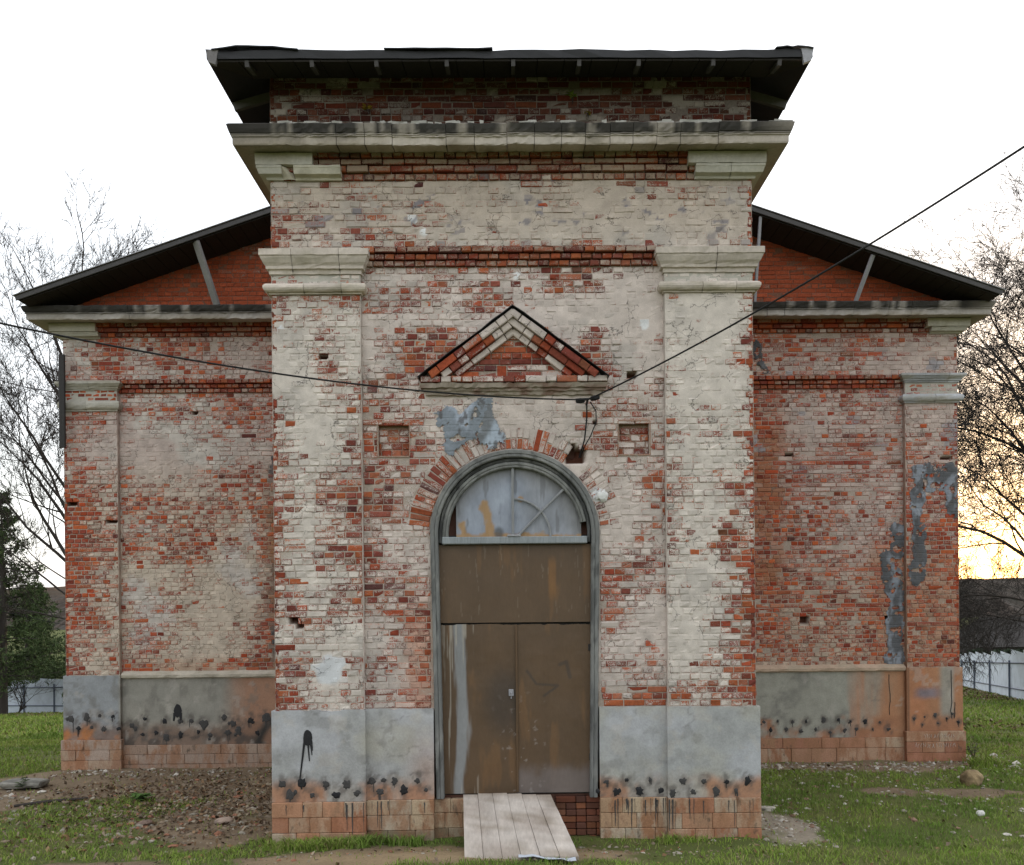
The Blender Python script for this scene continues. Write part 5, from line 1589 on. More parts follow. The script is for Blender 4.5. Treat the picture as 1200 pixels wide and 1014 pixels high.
def blades(n, xr, yr, h, w, dens=None):
    x = RNG.uniform(*xr, n); y = RNG.uniform(*yr, n)
    k = np.clip(dirt(x, y) + 0.7 * (fbm(x * 1.6, y * 1.6, 261) - 0.5) + 0.4 * sm(0.5, 0.72, fbm(x * 0.45, y * 0.45, 259)), 0, 1)
    tuft = fbm(x * 2.5, y * 2.5, 271)
    ok = ~inside_building(x, y) & (RNG.random(n) < (1 - sm(0.22, 0.55, k)) * (0.25 + 0.9 * sm(0.3, 0.6, tuft)) + 0.03)
    x, y, tuft = x[ok], y[ok], tuft[ok]; n = len(x)
    z = gz(x, y) - 0.008
    hh = h * RNG.uniform(0.45, 1.25, n) * (0.55 + 0.9 * tuft); a = RNG.uniform(0, 2 * np.pi, n); ww = w * RNG.uniform(0.7, 1.3, n)
    lean = RNG.uniform(0.2, 0.95, n) * hh; la = RNG.uniform(0, 2 * np.pi, n)
    dx, dy = np.cos(a) * ww, np.sin(a) * ww
    V = np.zeros((n, 5, 3))
    V[:, 0] = np.stack([x - dx, y - dy, z], -1); V[:, 1] = np.stack([x + dx, y + dy, z], -1)
    mx, my = x + np.cos(la) * lean * 0.35, y + np.sin(la) * lean * 0.35
    V[:, 2] = np.stack([mx + dx * 0.8, my + dy * 0.8, z + hh * 0.6], -1); V[:, 3] = np.stack([mx - dx * 0.8, my - dy * 0.8, z + hh * 0.6], -1)
    V[:, 4] = np.stack([x + np.cos(la) * lean, y + np.sin(la) * lean, z + hh * 0.95], -1)
    b = np.arange(n)[:, None] * 5
    Q = b + np.array([[0, 1, 2, 3]]); T = b + np.array([[3, 2, 4]])
    t = RNG.random(n)
    c = mixc((0.140, 0.225, 0.032), (0.22, 0.285, 0.058), t)
    c = mixc(c, (0.25, 0.22, 0.10), (RNG.random(n) < 0.22) * 0.8)
    c = mixc(c, (0.085, 0.16, 0.028), sm(0.5, 0.7, fbm(x * 0.7, y * 0.7, 273)) * 0.6)
    return V.reshape(-1, 3), Q, T, np.repeat(c, 5, 0)
parts = [blades(3200, (-2.9, -1.1), (-0.30, -0.06), 0.12, 0.006), blades(1600, (1.6, 3.0), (-0.26, -0.06), 0.10, 0.006), blades(3600, (3, 7.9), (4.22, 4.56), 0.09, 0.006), blades(900, (7.5, 8.1), (3.9, 4.6), 0.16, 0.008), blades(150000, (-8.5, 8.5), (-2.2, 5), 0.060, 0.0045), blades(45000, (7.5, 14), (1, 14), 0.075, 0.007), blades(40000, (-14, -7.5), (1, 14), 0.075, 0.007),
         blades(40000, (12, 30), (12, 45), 0.11, 0.018), blades(40000, (-30, -11), (12, 36), 0.13, 0.018)]
vo, Vs, Qs, Ts, Cs = 0, [], [], [], []
for V, Q, T, c in parts:
    Vs.append(V); Qs.append(Q + vo); Ts.append(T + vo); Cs.append(c); vo += len(V)
link('grass', mesh_np('grass', np.concatenate(Vs), np.concatenate(Qs), np.concatenate(Ts), {'bc': np.concatenate(Cs)}), M_GRASS, None, kind='stuff')

# fallen leaves: small curled quads
def leaves(n, fn):
    x, y = fn(n)
    ok = ~inside_building(x, y); x, y = x[ok], y[ok]; n = len(x)
    z = gz(x, y) + RNG.uniform(0.004, 0.03, n)
    a = RNG.uniform(0, 2 * np.pi, n); s = RNG.uniform(0.010, 0.028, n) * np.where(y > 10, 2.6, 1.0)
    ti = RNG.normal(0, 0.5, n); tj = RNG.normal(0, 0.5, n)
    V = np.zeros((n, 4, 3))
    for k, (p, q_) in enumerate(((-1, -0.7), (1, -0.6), (0.9, 0.7), (-0.9, 0.6))):
        u, v = p * s, q_ * s
        V[:, k] = np.stack([x + u * np.cos(a) - v * np.sin(a), y + u * np.sin(a) + v * np.cos(a), z + u * ti + v * tj + 0.3 * s * (k % 2)], -1)
    cc = np.array([(0.14, 0.085, 0.045), (0.20, 0.13, 0.075), (0.11, 0.07, 0.045), (0.27, 0.22, 0.155), (0.17, 0.13, 0.095)])[RNG.integers(0, 5, n)] * RNG.uniform(0.6, 1.2, (n, 1))
    return V.reshape(-1, 3), np.arange(n)[:, None] * 4 + np.array([[0, 1, 2, 3]]), np.repeat(cc, 4, 0)
L1 = leaves(4200, lambda n: (RNG.normal(-4.7, 1.4, n), RNG.normal(2.2, 1.3, n)))
L2 = leaves(1500, lambda n: (RNG.uniform(-9, 9, n), RNG.uniform(-2, 6, n)))
L3 = leaves(3000, lambda n: ((lambda t: (20.0 + 9 * t + RNG.normal(0, 0.5, n), 25.5 + 19 * t + RNG.normal(0, 0.9, n)))(RNG.random(n))))
L4 = leaves(2500, lambda n: (RNG.uniform(-30, -20, n), RNG.uniform(32, 36.5, n)))
L5 = leaves(1800, lambda n: (RNG.uniform(7, 13, n), RNG.uniform(2, 14, n)))
vo, Vs, Qs, Cs = 0, [], [], []
for V, Q, c in (L1, L2, L3, L4, L5):
    Vs.append(V); Qs.append(Q + vo); Cs.append(c); vo += len(V)
link('fallen_leaves', mesh_np('fallen_leaves', np.concatenate(Vs), np.concatenate(Qs), None, {'bc': np.concatenate(Cs)}), M_LEAF, None, kind='stuff')

# rubble: brick and mortar crumbs
ico_v = np.array([(0, 0, 1), (0.9, 0, 0.3), (0.28, 0.85, 0.3), (-0.72, 0.53, 0.3), (-0.72, -0.53, 0.3), (0.28, -0.85, 0.3), (0.72, 0.53, -0.5), (-0.28, 0.85, -0.5), (-0.9, 0, -0.5), (-0.28, -0.85, -0.5), (0.72, -0.53, -0.5)])
ico_t = np.array([(0, 1, 2), (0, 2, 3), (0, 3, 4), (0, 4, 5), (0, 5, 1), (1, 6, 2), (2, 6, 7), (2, 7, 3), (3, 7, 8), (3, 8, 4), (4, 8, 9), (4, 9, 5), (5, 9, 10), (5, 10, 1), (1, 10, 6)])
def crumbs(n, fn, smin, smax, pale):
    x, y = fn(n); ok = ~inside_building(x, y); x, y = x[ok], y[ok]; n = len(x)
    s = smin + (smax - smin) * RNG.random(n) ** 3
    sc = np.stack([s * RNG.uniform(0.7, 1.4, n), s * RNG.uniform(0.6, 1.2, n), s * RNG.uniform(0.3, 0.7, n)], -1)
    V = ico_v[None] * (1 + RNG.normal(0, 0.16, (n, 11, 1))) * sc[:, None]
    a = RNG.uniform(0, 6.28, n); ca, sa = np.cos(a)[:, None], np.sin(a)[:, None]
    X = V[..., 0] * ca - V[..., 1] * sa + x[:, None]; Y = V[..., 0] * sa + V[..., 1] * ca + y[:, None]
    Zc = V[..., 2] + (gz(x, y) + sc[:, 2] * 0.25)[:, None]
    pal = np.array([(0.36, 0.325, 0.27), (0.31, 0.275, 0.23), (0.24, 0.21, 0.17), (0.22, 0.14, 0.10), (0.46, 0.43, 0.38)] if pale else [(0.22, 0.17, 0.12), (0.17, 0.13, 0.095), (0.28, 0.13, 0.08), (0.30, 0.27, 0.22)])
    c = pal[RNG.integers(0, len(pal), n)] * RNG.uniform(0.7, 1.15, (n, 1))
    return np.stack([X, Y, Zc], -1).reshape(-1, 3), np.arange(n)[:, None, None] * 11 + ico_t[None], np.repeat(c, 11, 0)
C = [crumbs(1000, lambda n: (RNG.normal(-4.3, 1.1, n), RNG.normal(1.9, 1.2, n)), 0.008, 0.06, False),
     crumbs(550, lambda n: (RNG.normal(-4.1, 0.9, n), RNG.normal(0.9, 0.7, n)), 0.008, 0.05, False),
     crumbs(350, lambda n: (RNG.uniform(-7.6, -3, n), S - 0.12 - np.abs(RNG.normal(0, 0.35, n))), 0.008, 0.05, True),
     crumbs(900, lambda n: (RNG.uniform(3, 8.2, n), S - 0.12 - np.abs(RNG.normal(0, 0.45, n))), 0.008, 0.045, True),
     crumbs(260, lambda n: (RNG.normal(7.95, 0.2, n), RNG.normal(S - 0.1, 0.3, n)), 0.02, 0.09, True),
     crumbs(800, lambda n: (RNG.normal(5.2, 1.9, n), RNG.normal(2.3, 1.3, n)), 0.006, 0.05, True),
     crumbs(350, lambda n: (RNG.normal(3.3, 0.35, n), RNG.normal(0.6, 0.6, n)), 0.006, 0.04, True),
     crumbs(420, lambda n: (RNG.normal(-8.0, 1.2, n), RNG.normal(2.0, 0.6, n)), 0.008, 0.06, True),
     crumbs(500, lambda n: (RNG.uniform(-3, 3, n), RNG.normal(-0.8, 0.5, n)), 0.005, 0.03, False)]
vo, Vs, Ts, Cs = 0, [], [], []
for V, T, c in C:
    Vs.append(V); Ts.append((T + vo).reshape(-1, 3)); Cs.append(c); vo += len(V)
link('rubble', mesh_np('rubble', np.concatenate(Vs), None, np.concatenate(Ts), {'bc': np.concatenate(Cs)}), M_RUBBLE, None, kind='stuff')

# single stones one can point at
def rock(name, x, y, sx, sy, sz, col, label, cat='stone', rot=0.0, flat=False, dz=0.0, group=None):
    import bmesh
    bm = bmesh.new(); bmesh.ops.create_icosphere(bm, subdivisions=3, radius=1.0)
    V = np.array([v.co[:] for v in bm.verts]); F = [[v.index for v in f.verts] for f in bm.faces]; bm.free()
    r = 1 + 0.42 * (fbm(V[:, 0] * 1.4 + x, V[:, 1] * 1.4 + V[:, 2] * 1.7, 281) - 0.5) + 0.16 * (fbm(V[:, 0] * 5 + x, V[:, 1] * 5 - V[:, 2] * 4, 283) - 0.5)
    if flat:
        V = np.sign(V) * np.abs(V) ** np.array([0.55, 0.55, 0.5])
    V = V * r[:, None] * np.array([sx, sy, sz])
    ca, sa = math.cos(rot), math.sin(rot)
    V = np.stack([V[:, 0] * ca - V[:, 1] * sa, V[:, 0] * sa + V[:, 1] * ca, V[:, 2]], -1)
    c = mixc(col, np.array(col) * 0.5, sm(0.45, 0.65, fbm(V[:, 0] * 9, V[:, 1] * 9 + V[:, 2] * 9, 285)))
    o = link(name, mesh_np(name, V, None, F, {'bc': c}), M_RUBBLE, None)
    o.location = (x, y, float(gz(x, y)) + sz * 0.45 + dz)
    return tag(o, label, cat, group)
rock('boulder', 6.83, 2.75, 0.17, 0.15, 0.155, (0.27, 0.20, 0.11), 'rounded tan boulder lying on the grass before the right wing', 'boulder')
rock('stone_slab', -7.55, 3.15, 0.33, 0.2, 0.06, (0.24, 0.23, 0.20), 'flat grey slab of stone lying in weeds on the left', 'slab', flat=True, dz=0.05)
rock('stone', -3.75, 0.95, 0.12, 0.09, 0.05, (0.33, 0.25, 0.2), 'pinkish flat stone in the rubble left of the porch', rot=0.4)
rock('stone', -4.75, 0.9, 0.13, 0.07, 0.04, (0.21, 0.15, 0.12), 'dark brown stone nearest the grass in the left rubble', rot=1.2)
rock('stone', 5.95, 0.9, 0.055, 0.05, 0.045, (0.6, 0.59, 0.56), 'small white stone on the grass in front of the right wing')
rock('stone', 3.35, 1.35, 0.10, 0.08, 0.03, (0.45, 0.42, 0.36), 'flat pale stone on bare soil at the right porch corner', flat=True)
br = MB(); br.tube([(-7.0, 1.95, float(gz(-7, 1.95)) + 0.02), (-6.6, 2.05, float(gz(-6.6, 2.05)) + 0.035), (-6.1, 2.2, float(gz(-6.1, 2.2)) + 0.025)], [0.02, 0.03, 0.018], 6)
tag(br.build('fallen_branch', M_BARK), 'thin bare branch lying on the rubble at far left', 'branch')
# torn sheet at the foot of the ramp
mb = MB(); n = 8
for i in range(n + 1):
    for j in range(3):
        x = 0.0 + 0.55 * i / n; y = -1.62 - 0.09 * j - 0.12 * i / n + random.uniform(-.015, .015)
        mb.v.append((x, y, float(gz(x, y)) + 0.025 + random.uniform(0, 0.03)))
for i in range(n):
    for j in range(2):
        a = i * 3 + j; mb.q.append((a, a + 1, a + 4, a + 3))
tag(mb.build('torn_sheet', M_FENCE), 'crumpled grey scrap of sheet at the foot of the ramp', 'scrap')

# weeds
def weed(name, x, y, z, h, n, label, cat, col, spread=0.5, lw=0.03):
    root = empty(name, (x, y, z), label, cat)
    st, lv = MB(), MB()
    for k in range(n):
        a = random.uniform(0, 6.28); L = h * random.uniform(0.5, 1.1); s = spread * L * random.uniform(0.2, 1)
        pts = [(0, 0, 0), (math.cos(a) * s * 0.4, math.sin(a) * s * 0.4, L * 0.6), (math.cos(a) * s, math.sin(a) * s, L)]
        st.tube(pts, [0.006, 0.004, 0.002], 4)
        for _ in range(7):
            t = random.uniform(0.3, 1.0); px_, py_, pz_ = [pts[1][i] * (1 - t) + pts[2][i] * t for i in range(3)]
            b = lv.n(); aa = random.uniform(0, 6.28); l_ = lw * random.uniform(0.7, 1.5); dz = random.uniform(-0.3, 0.5) * l_
            c_, s_ = math.cos(aa), math.sin(aa)
            lv.v += [(px_, py_, pz_), (px_ + c_ * l_ - s_ * l_ * 0.45, py_ + s_ * l_ + c_ * l_ * 0.45, pz_ + dz), (px_ + c_ * 2 * l_, py_ + s_ * 2 * l_, pz_ + dz * 0.6), (px_ + c_ * l_ + s_ * l_ * 0.45, py_ + s_ * l_ - c_ * l_ * 0.45, pz_ + dz)]
            lv.q.append((b, b + 1, b + 2, b + 3))
    st.build('stem', M_TWIG, root)
    cc = np.repeat(np.array(col)[None] * RNG.uniform(0.6, 1.3, (len(lv.v) // 4, 1)), 4, 0)
    lv.build('leaves', M_LEAF, root, {'bc': cc})
    return root
weed('weed', -7.45, 3.0, float(gz(-7.45, 3.0)), 0.16, 12, 'low green weeds growing around the flat grey slab', 'weed', (0.07, 0.10, 0.04), 1.2, 0.035)
weed('weed', -5.35, 2.2, float(gz(-5.35, 2.2)), 0.12, 10, 'leafy dock weed on bare soil before the left wing', 'weed', (0.075, 0.14, 0.035), 1.5, 0.05)
weed('weed', 7.75, S - 0.25, 0.0, 0.34, 12, 'straggly weed at the foot of the right wing corner', 'weed', (0.10, 0.10, 0.06), 0.5, 0.025)
weed('wall_plant', 0.72, -0.03, 8.62, 0.16, 4, 'small green seedling rooted in the brickwork under the eaves', 'plant', (0.16, 0.22, 0.04), 0.5, 0.028)
weed('wall_plant', -1.66, -0.04, 8.5, 0.09, 3, 'tiny yellow seedling on the cornice left of centre', 'plant', (0.35, 0.25, 0.03), 0.6, 0.028)
weed('wall_plant', 0.9, -0.04, 8.45, 0.07, 3, 'tiny yellow seedling on the cornice below the green one', 'plant', (0.35, 0.27, 0.04), 0.6, 0.02)

# ------------------------------------------------------------------ cables at the porch
def cable(name, pts, r, label, sag=0.0, n=26, sub=None):
    a, b = Vector(pts[0]), Vector(pts[-1])
    if len(pts) == 2:
        P = [a.lerp(b, i / n) + Vector((0, 0, -sag * 4 * (i / n) * (1 - i / n))) for i in range(n + 1)]
    else:
        P = [Vector(p) for p in pts]
    mb = MB(); mb.tube(P, r, 6)
    return tag(mb.build(name, M_CABLE), label, 'cable')
BRK = (0.86, FY - 0.16, 5.14)
tagb = empty('insulator_bracket', BRK, 'black iron bracket with two insulators where the cables meet the wall', 'bracket')
mb = MB(); mb.tube([(0, 0.17, -0.02), (0, 0.0, 0.0)], 0.014, 6); mb.tube([(-0.14, 0.0, 0.005), (0.14, 0.0, 0.02)], 0.011, 6); mb.build('arm', M_IRON, tagb)
for s in (-1, 1):
    mb = MB(); x = s * 0.085
    mb.tube([(x - 0.055, 0, 0.0 + s * 0.012), (x - 0.045, 0, s * 0.012), (x, 0, 0.005 + s * 0.016), (x + 0.045, 0, 0.01 + s * 0.02), (x + 0.055, 0, 0.01 + s * 0.02)], [0.012, 0.028, 0.034, 0.026, 0.01], 8)
    mb.build('insulator', M_CABLE, tagb)
def ray(px, py, Y):
    t = Y + 10
    u, v = px - 609.7, py - 704.3
    r = 0.0091; u, v = u - v * r, v + u * r
    return (CAMX + (u / 1000 + 0.0095) * t, Y, CAMZ - v / 1000 * t)
cable('left_cable', [ray(-60, 367, -3.4), BRK], 0.0085, 'black cable crossing in front of the left wing to the porch bracket', sag=0.16)
cable('right_cable', [BRK, ray(1260, 132, -4.2)], 0.0092, 'thicker black cable rising from the bracket towards the upper right', sag=0.10)
cable('drop_cable', [(0.85, FY - 0.15, 5.12), (0.855, FY - 0.09, 4.95), (0.83, FY - 0.05, 4.7), (0.80, FY - 0.03, 4.6), (0.77, FY + 0.04, 4.5)], 0.009, 'straight black lead dropping from the bracket into the hole by the arch')
cable('drop_cable', [(0.89, FY - 0.15, 5.12), (0.96, FY - 0.11, 5.02), (0.965, FY - 0.08, 4.9), (0.90, FY - 0.05, 4.74), (0.83, FY - 0.03, 4.62), (0.79, FY + 0.04, 4.5)], 0.007, 'looped black lead hanging to the right of the straight one')
for k, (ya, yb2) in enumerate(((706, 723), (714, 730))):
    cable('distant_wire', [ray(-40, ya - 8, 26), ray(240, ya + 48, 30)], 0.012, ('upper' if k == 0 else 'lower') + ' thin wire crossing in front of the dark firs at far left', sag=0.1)

# ------------------------------------------------------------------ fences
def fence(label, p0, p1, hgt, npan, step_top, post_every=2):
    d = np.array(p1) - np.array(p0); L = np.hypot(*d); U = d / L; N = np.array([U[1], -U[0]])
    if np.dot(N, np.array([CAMX, CAMY]) - np.array(p0)) < 0: N = -N
    z0 = float(gz(*p0))
    root = empty('sheet_metal_fence', (p0[0], p0[1], z0), label, 'fence')
    w = L / npan
    for i in range(npan):
        nc = 14
        mb = MB()
        a = np.array(p0) + U * w * i
        zg = float(gz(*(a + U * w / 2)))
        zt = zg + hgt + random.uniform(-0.05, 0.05) + (step_top if i % 2 else 0)
        for k in range(nc * 4 + 1):
            t = k / (nc * 4); off = 0.02 if (k % 4) in (1, 2) else 0.0
            p = a + U * (w * t * 0.995) + N * off
            g = float(zg - 0.15)
            mb.v += [(p[0] - p0[0], p[1] - p0[1], g - z0), (p[0] - p0[0], p[1] - p0[1], zt - z0)]
        for k in range(nc * 4):
            mb.q.append((2 * k, 2 * k + 2, 2 * k + 3, 2 * k + 1))
        mb.build('panel', M_FENCE, root)
        if i % post_every == 0:
            p = a + N * 0.08; mb = MB()
            M_ = Matrix.Translation((p[0] - p0[0], p[1] - p0[1], 0))
            mb.bbox(-0.035, 0.035, -0.035, 0.035, zg - z0 - 0.2, zg - z0 + hgt * 0.86, 0.01, M_)
            mb.build('post', M_POST, root)
    for f in (0.22, 0.76):
        pts = []
        for i in range(npan + 1):
            a = np.array(p0) + U * w * i + N * 0.055
            pts.append((a[0] - p0[0], a[1] - p0[1], float(gz(*a)) + hgt * f - z0))
        mb = MB(); mb.tube(pts, 0.03, 4); mb.build('rail', M_POST, root)
    return root
fence('pale blue corrugated fence with stepped tops beyond the right wing', (17.5, 16.5), (29.5, 47.0), 2.0, 12, 0.0, 2)
fence('pale blue corrugated fence beyond the left wing', (-31.5, 39.6), (-20.5, 34.6), 1.85, 10, 0.0)

# ------------------------------------------------------------------ trees
def grow(mbs, p, d, length, rad, level, maxl, rs, up=0.0, droop=0.0, split=(3, 5), curve=0.25, ratio=0.62):
    """tapered limb with side limbs; mbs[0] trunk and boughs, mbs[1] twigs"""
    n = 6 if level < 2 else 4
    pts = [p.copy()]; dirs = [d.copy()]
    for i in range(n):
        d = d + Vector((rs.gauss(0, curve), rs.gauss(0, curve), rs.gauss(0, curve) * 0.7 + up - droop * (i / n))) * (0.5 if level < 2 else 0.8)
        d.normalize(); p = p + d * (length / n); pts.append(p.copy()); dirs.append(d.copy())
    end = 0.45 if level < maxl else 0.3
    rads = [rad * (1 - (1 - end) * i / n) for i in range(n + 1)]
    mbs[0 if level < 2 else 1].tube(pts, rads, 7 if level < 1 else (5 if level < 2 else 3), cap=False)
    if level >= maxl:
        return
    k = rs.randint(*split) + (1 if level > 1 else 0)
    for j in range(k):
        t = rs.uniform(0.3 if level else 0.35, 1.0); f = t * n; i = min(int(f), n - 1)
        q = pts[i].lerp(pts[i + 1], f - i); dd = dirs[i + 1]
        side = dd.cross(Vector((rs.gauss(0, 1), rs.gauss(0, 1), rs.gauss(0, 1)))).normalized()
        nd_ = (dd * rs.uniform(0.55, 0.95) + side * rs.uniform(0.45, 0.85)).normalized()
        grow(mbs, q, nd_, length * ratio * rs.uniform(0.75, 1.15), max(rads[i] * 0.52, 0.0085), level + 1, maxl, rs, up, droop, split, curve, ratio)
    grow(mbs, pts[-1], dirs[-1], length * ratio * rs.uniform(0.8, 1.1), max(rads[-1] * 0.9, 0.0085), level + 1, maxl, rs, up, droop, split, curve, ratio)

def bare_tree(x, y, label, seed, th, tr, boughs, maxl=4, up=0.05, droop=0.0, curve=0.25, split=(3, 4), ratio=0.62):
    rs = random.Random(seed)
    z = float(gz(x, y)) - 0.1
    root = empty('bare_tree', (x, y, z), label, 'tree')
    a, b = MB(), MB()
    trunk = [Vector((0, 0, 0)), Vector((rs.gauss(0, .05), 0, th * 0.35)), Vector((rs.gauss(0, .15), rs.gauss(0, .1), th * 0.7)), Vector((rs.gauss(0, .2), 0, th))]
    a.tube(trunk, [tr * 1.25, tr, tr * 0.9, tr * 0.75], 10)
    for (h, az, el, L, r) in boughs:
        f = min(h / th, 1.0) * 3; i = min(int(f), 2)
        p = trunk[i].lerp(trunk[i + 1], f - i)
        d = Vector((math.cos(R(az)) * math.cos(R(el)), math.sin(R(az)) * math.cos(R(el)), math.sin(R(el))))
        grow((a, b), p, d, L, r, 1, maxl, rs, up, droop, split, curve, ratio)
    a.build('trunk', M_BARK, root, smooth=True)
    b.build('twigs', M_TWIG, root, kind='stuff')
    return root
# tall upswept tree behind the left wing
bo = [(5 + k * 0.8, 200 + k * 47, 58 + (k % 3) * 9, 4.0 - 0.1 * k, 0.085 - 0.004 * k) for k in range(8)]
bo += [(4.2, 175, 30, 3.6, 0.05), (5.2, 190, 44, 4.2, 0.07), (6.2, 160, 52, 4.6, 0.07), (7.5, 200, 58, 4.6, 0.07), (3.6, 205, 16, 3.2, 0.035), (4.8, 180, 22, 3.0, 0.035), (6.8, 185, 50, 4.2, 0.06), (11, 20, 80, 4.2, 0.08), (11.2, 140, 76, 4.4, 0.08), (11.5, 90, 86, 4.8, 0.09), (10.5, 350, 70, 4.4, 0.07), (10, 165, 66, 4.6, 0.07)]
bare_tree(-15.6, 21.5, 'bare tree with upswept boughs rising behind the left wing roof', 5, 11.8, 0.28, bo, maxl=5, up=0.09, curve=0.18, ratio=0.55)
# spreading weeping tree on the right
bo = [(4.5 + k * 0.75, 150 + (k * 53) % 130, 32 + (k % 4) * 8, 5.4 - 0.14 * k, 0.10 - 0.004 * k) for k in range(14)]
bo += [(3.6, 185, 20, 4.4, 0.06), (4.4, 170, 26, 4.6, 0.07), (5.6, 195, 30, 4.8, 0.07), (8.5, 178, 40, 5.4, 0.08), (11, 170, 55, 5.0, 0.07), (12, 200, 62, 5.0, 0.07), (3.0, 200, 5, 3.6, 0.04), (2.8, 160, 10, 3.8, 0.05), (7.5, 190, 35, 5.0, 0.06), (9.8, 185, 45, 5.0, 0.06)]
bare_tree(21.6, 23.0, 'large bare weeping tree beyond the right wing', 9, 13.0, 0.42, bo, maxl=5, up=0.02, droop=0.20, curve=0.26, ratio=0.58, split=(4, 5))
# small bare saplings behind the right fence
for i, (x, y, hh, lab) in enumerate(((29.3, 43.0, 4.0, 'thin bare sapling against the right wing corner behind the fence'), (33.5, 44, 3.6, 'thin bare sapling farther right behind the fence'), (31.2, 47, 3.4, 'bushy bare sapling between two thin ones behind the fence'), (36.0, 50, 4.4, 'bare sapling in front of the dark barn at the far right'))):
    bare_tree(x, y + 6, lab, 30 + i, hh, 0.07, [(0.8 + 0.3 * k, 70 * k, 55, 2.8, 0.04) for k in range(10)], maxl=4, up=0.06, curve=0.2)
# shrubs in front of the left fence
for i, (x, y, lab) in enumerate(((-27.8, 36.2, 'bare grey shrub leaning on the left fence'), (-26.3, 35.6, 'second bare shrub in front of the left fence, nearer the church'))):
    bare_tree(x, y, lab, 40 + i, 0.5, 0.05, [(0.2 + 0.03 * k, 40 * k, 66, 1.6, 0.022) for k in range(9)], maxl=3, up=0.06, curve=0.22)

def conifer(name, x, y, h, rad, label, seed, z_low, dens=1.0, col=(0.040, 0.060, 0.022)):
    rs = random.Random(seed); g = np.random.default_rng(seed)
    z = float(gz(x, y)) - 0.1
    root = empty(name, (x, y, z), label, 'tree')
    a = MB(); a.tube([(0, 0, 0), (0.05, 0, h * 0.5), (0, 0, h)], [0.24, 0.15, 0.02], 8)
    tufts = []
    nb = int(70 * dens)
    for k in range(nb):
        t = z_low + (1 - z_low) * (k + rs.random()) / nb
        L = rad * (1.04 - t) ** 0.95 * rs.uniform(0.55, 1.2) + 0.15; az = rs.uniform(0, 6.28); zz = h * t
        dz = rs.uniform(-0.05, 0.45) * L
        pts = [Vector((0, 0, zz)), Vector((math.cos(az) * L * 0.5, math.sin(az) * L * 0.5, zz + dz * 0.25)), Vector((math.cos(az) * L, math.sin(az) * L, zz + dz))]
        a.tube(pts, [0.04, 0.025, 0.01], 4, cap=False)
        for _ in range(int(26 * dens * (0.5 + L / rad))):
            f = rs.uniform(0.25, 1.05); b = pts[0].lerp(pts[1], f * 2) if f < 0.5 else pts[1].lerp(pts[2], f * 2 - 1)
            tufts.append((b.x + rs.gauss(0, 0.14 * L * 0.6), b.y + rs.gauss(0, 0.14 * L * 0.6), b.z + rs.gauss(0, 0.07 * L + 0.05)))
    a.build('trunk', M_BARK, root)
    P = np.array(tufts); n = len(P); m = 6
    P = np.repeat(P, m, 0); nn = len(P)
    d = g.normal(0, 1, (nn, 3)) + np.array([0, 0, 0.35]); d /= np.linalg.norm(d, axis=1)[:, None]
    s = np.cross(d, g.normal(0, 1, (nn, 3))); s /= np.linalg.norm(s, axis=1)[:, None]
    l = g.uniform(0.12, 0.30, (nn, 1)); w = g.uniform(0.016, 0.036, (nn, 1))
    V = np.stack([P - s * w, P + s * w, P + d * l], 1)
    c = np.array(col) * g.uniform(0.55, 2.0, (nn, 1)) * np.array([1, 1, 1])
    link('crown', mesh_np('crown', V.reshape(-1, 3), None, np.arange(nn * 3).reshape(-1, 3), {'bc': np.repeat(c, 3, 0)}), M_NEEDLE, root)
    return root
conifer('pine_tree', -25.6, 33.0, 11.2, 3.6, 'dark green pine with a pointed top at the far left', 61, 0.14, 1.6)
conifer('fir_tree', -24.2, 38.5, 7.0, 2.4, 'low dark fir between the pine and the church wall', 62, 0.08, 1.2)
conifer('fir_tree', -29.5, 42.0, 7.6, 2.8, 'dark fir behind the pine at the edge of the photo', 63, 0.05, 1.2)
conifer('fir_tree', -31.5, 47.0, 8.4, 3.0, 'taller dark fir farthest back behind the left fence', 64, 0.05, 1.1)
conifer('fir_tree', -27.0, 47.5, 5.8, 2.6, 'small dark fir behind the left fence nearest the wall', 65, 0.05, 1.1)

# ------------------------------------------------------------------ things beyond the right fence
hd_root = None
def hedge(x0, y0, x1, y1, h, d, label, seed):
    g = np.random.default_rng(seed); n = 5200
    t = g.random(n); u = g.normal(0, d * 0.4, n); zt = g.random(n) ** 0.7 * h
    L = math.hypot(x1 - x0, y1 - y0); nx, ny = -(y1 - y0) / L, (x1 - x0) / L
    x = x0 + (x1 - x0) * t + nx * u; y = y0 + (y1 - y0) * t + ny * u
    zt = zt * (0.8 + 0.35 * fbm(t * 14, t * 0, seed)); z = gz(x, y) + zt
    P = np.stack([x, y, z], -1); dd = g.normal(0, 1, (n, 3)); dd /= np.linalg.norm(dd, axis=1)[:, None]
    s = np.cross(dd, g.normal(0, 1, (n, 3))); s /= np.linalg.norm(s, axis=1)[:, None]
    V = np.stack([P - s * 0.1, P + dd * 0.12, P + s * 0.1, P - dd * 0.12], 1)
    c = np.array((0.022, 0.034, 0.018)) * g.uniform(0.5, 1.6, (n, 1))
    o = link('hedge', mesh_np('hedge', V.reshape(-1, 3), np.arange(n * 4).reshape(-1, 4), None, {'bc': np.repeat(c, 4, 0)}), M_NEEDLE)
    return tag(o, label, 'hedge')
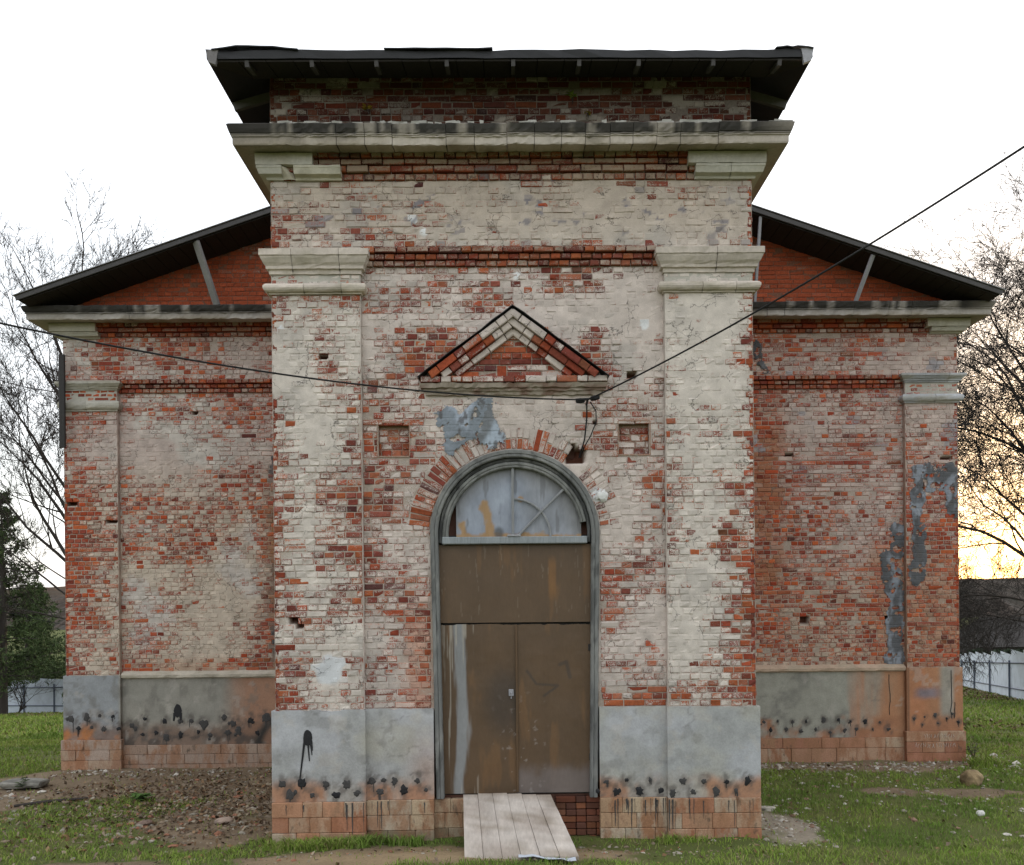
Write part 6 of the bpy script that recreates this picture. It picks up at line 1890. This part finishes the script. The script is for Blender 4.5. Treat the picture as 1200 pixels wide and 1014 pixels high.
hedge(30, 48.5, 40, 44, 2.5, 1.0, 'dark green hedge just behind the right fence', 71)
barn = empty('barn', (47.5, 72, float(gz(47.5, 72))), 'dark timber barn with a pitched roof behind the right fence', 'barn')
mb = MB(); mb.box(-4, 4, -3, 3, 0, 2.6); mb.build('wall', plain('old_planks', (0.06, 0.055, 0.055), scale=2, stretch=(3, 3, 0.3)), barn)
mb = MB(); mb.v = [(-4.5, -3.6, 2.2), (4.5, -3.6, 2.2), (3.6, 0, 4.9), (-2.4, 0, 4.9), (-4.5, 3.6, 2.2), (4.5, 3.6, 2.2)]
mb.q = [(0, 1, 2, 3), (3, 2, 5, 4)]; mb.t = [(0, 3, 4), (1, 5, 2)]
mb.build('roof', plain('barn_roof', (0.04, 0.036, 0.034), scale=1.5, var=0.6), barn)
# wooded hill along the horizon
xh = np.linspace(-900, 900, 1500); rowz = []
prof = 8.5 + 9 * fbm(xh * 0.004, xh * 0, 301) + 2.6 * fbm(xh * 0.05, xh * 0, 303) + 3.4 * RNG.random(len(xh)) ** 2 * (0.4 + fbm(xh * 0.03, xh * 0, 305))
ys = [300, 330, 360, 420, 520]
hs = [-6, 0.45, 0.8, 1.0, 1.0]
V = []
for yy_, hh_ in zip(ys, hs):
    jj = RNG.normal(0, 0.7, len(xh)) * (hh_ > 0)
    zz_ = np.full(len(xh), -8.0) if hh_ < 0 else -6 + (prof + 2) * hh_ * 0.9 + jj
    V.append(np.stack([xh, np.full(len(xh), yy_) + RNG.normal(0, 1, len(xh)), zz_], -1))
V = np.array(V); idx = np.arange(V.shape[0] * V.shape[1]).reshape(V.shape[:2])
q = np.stack([idx[:-1, :-1], idx[:-1, 1:], idx[1:, 1:], idx[1:, :-1]], -1).reshape(-1, 4)
VV = V.reshape(-1, 3)
link('wooded_hill', mesh_np('wooded_hill', VV, q, None, {'bc': mixc((0.075, 0.055, 0.045), (0.045, 0.042, 0.034), RNG.random(len(VV)))}), M_HILL, None, kind='structure')
print('bricks', NB, 'objects', len(SC.objects))
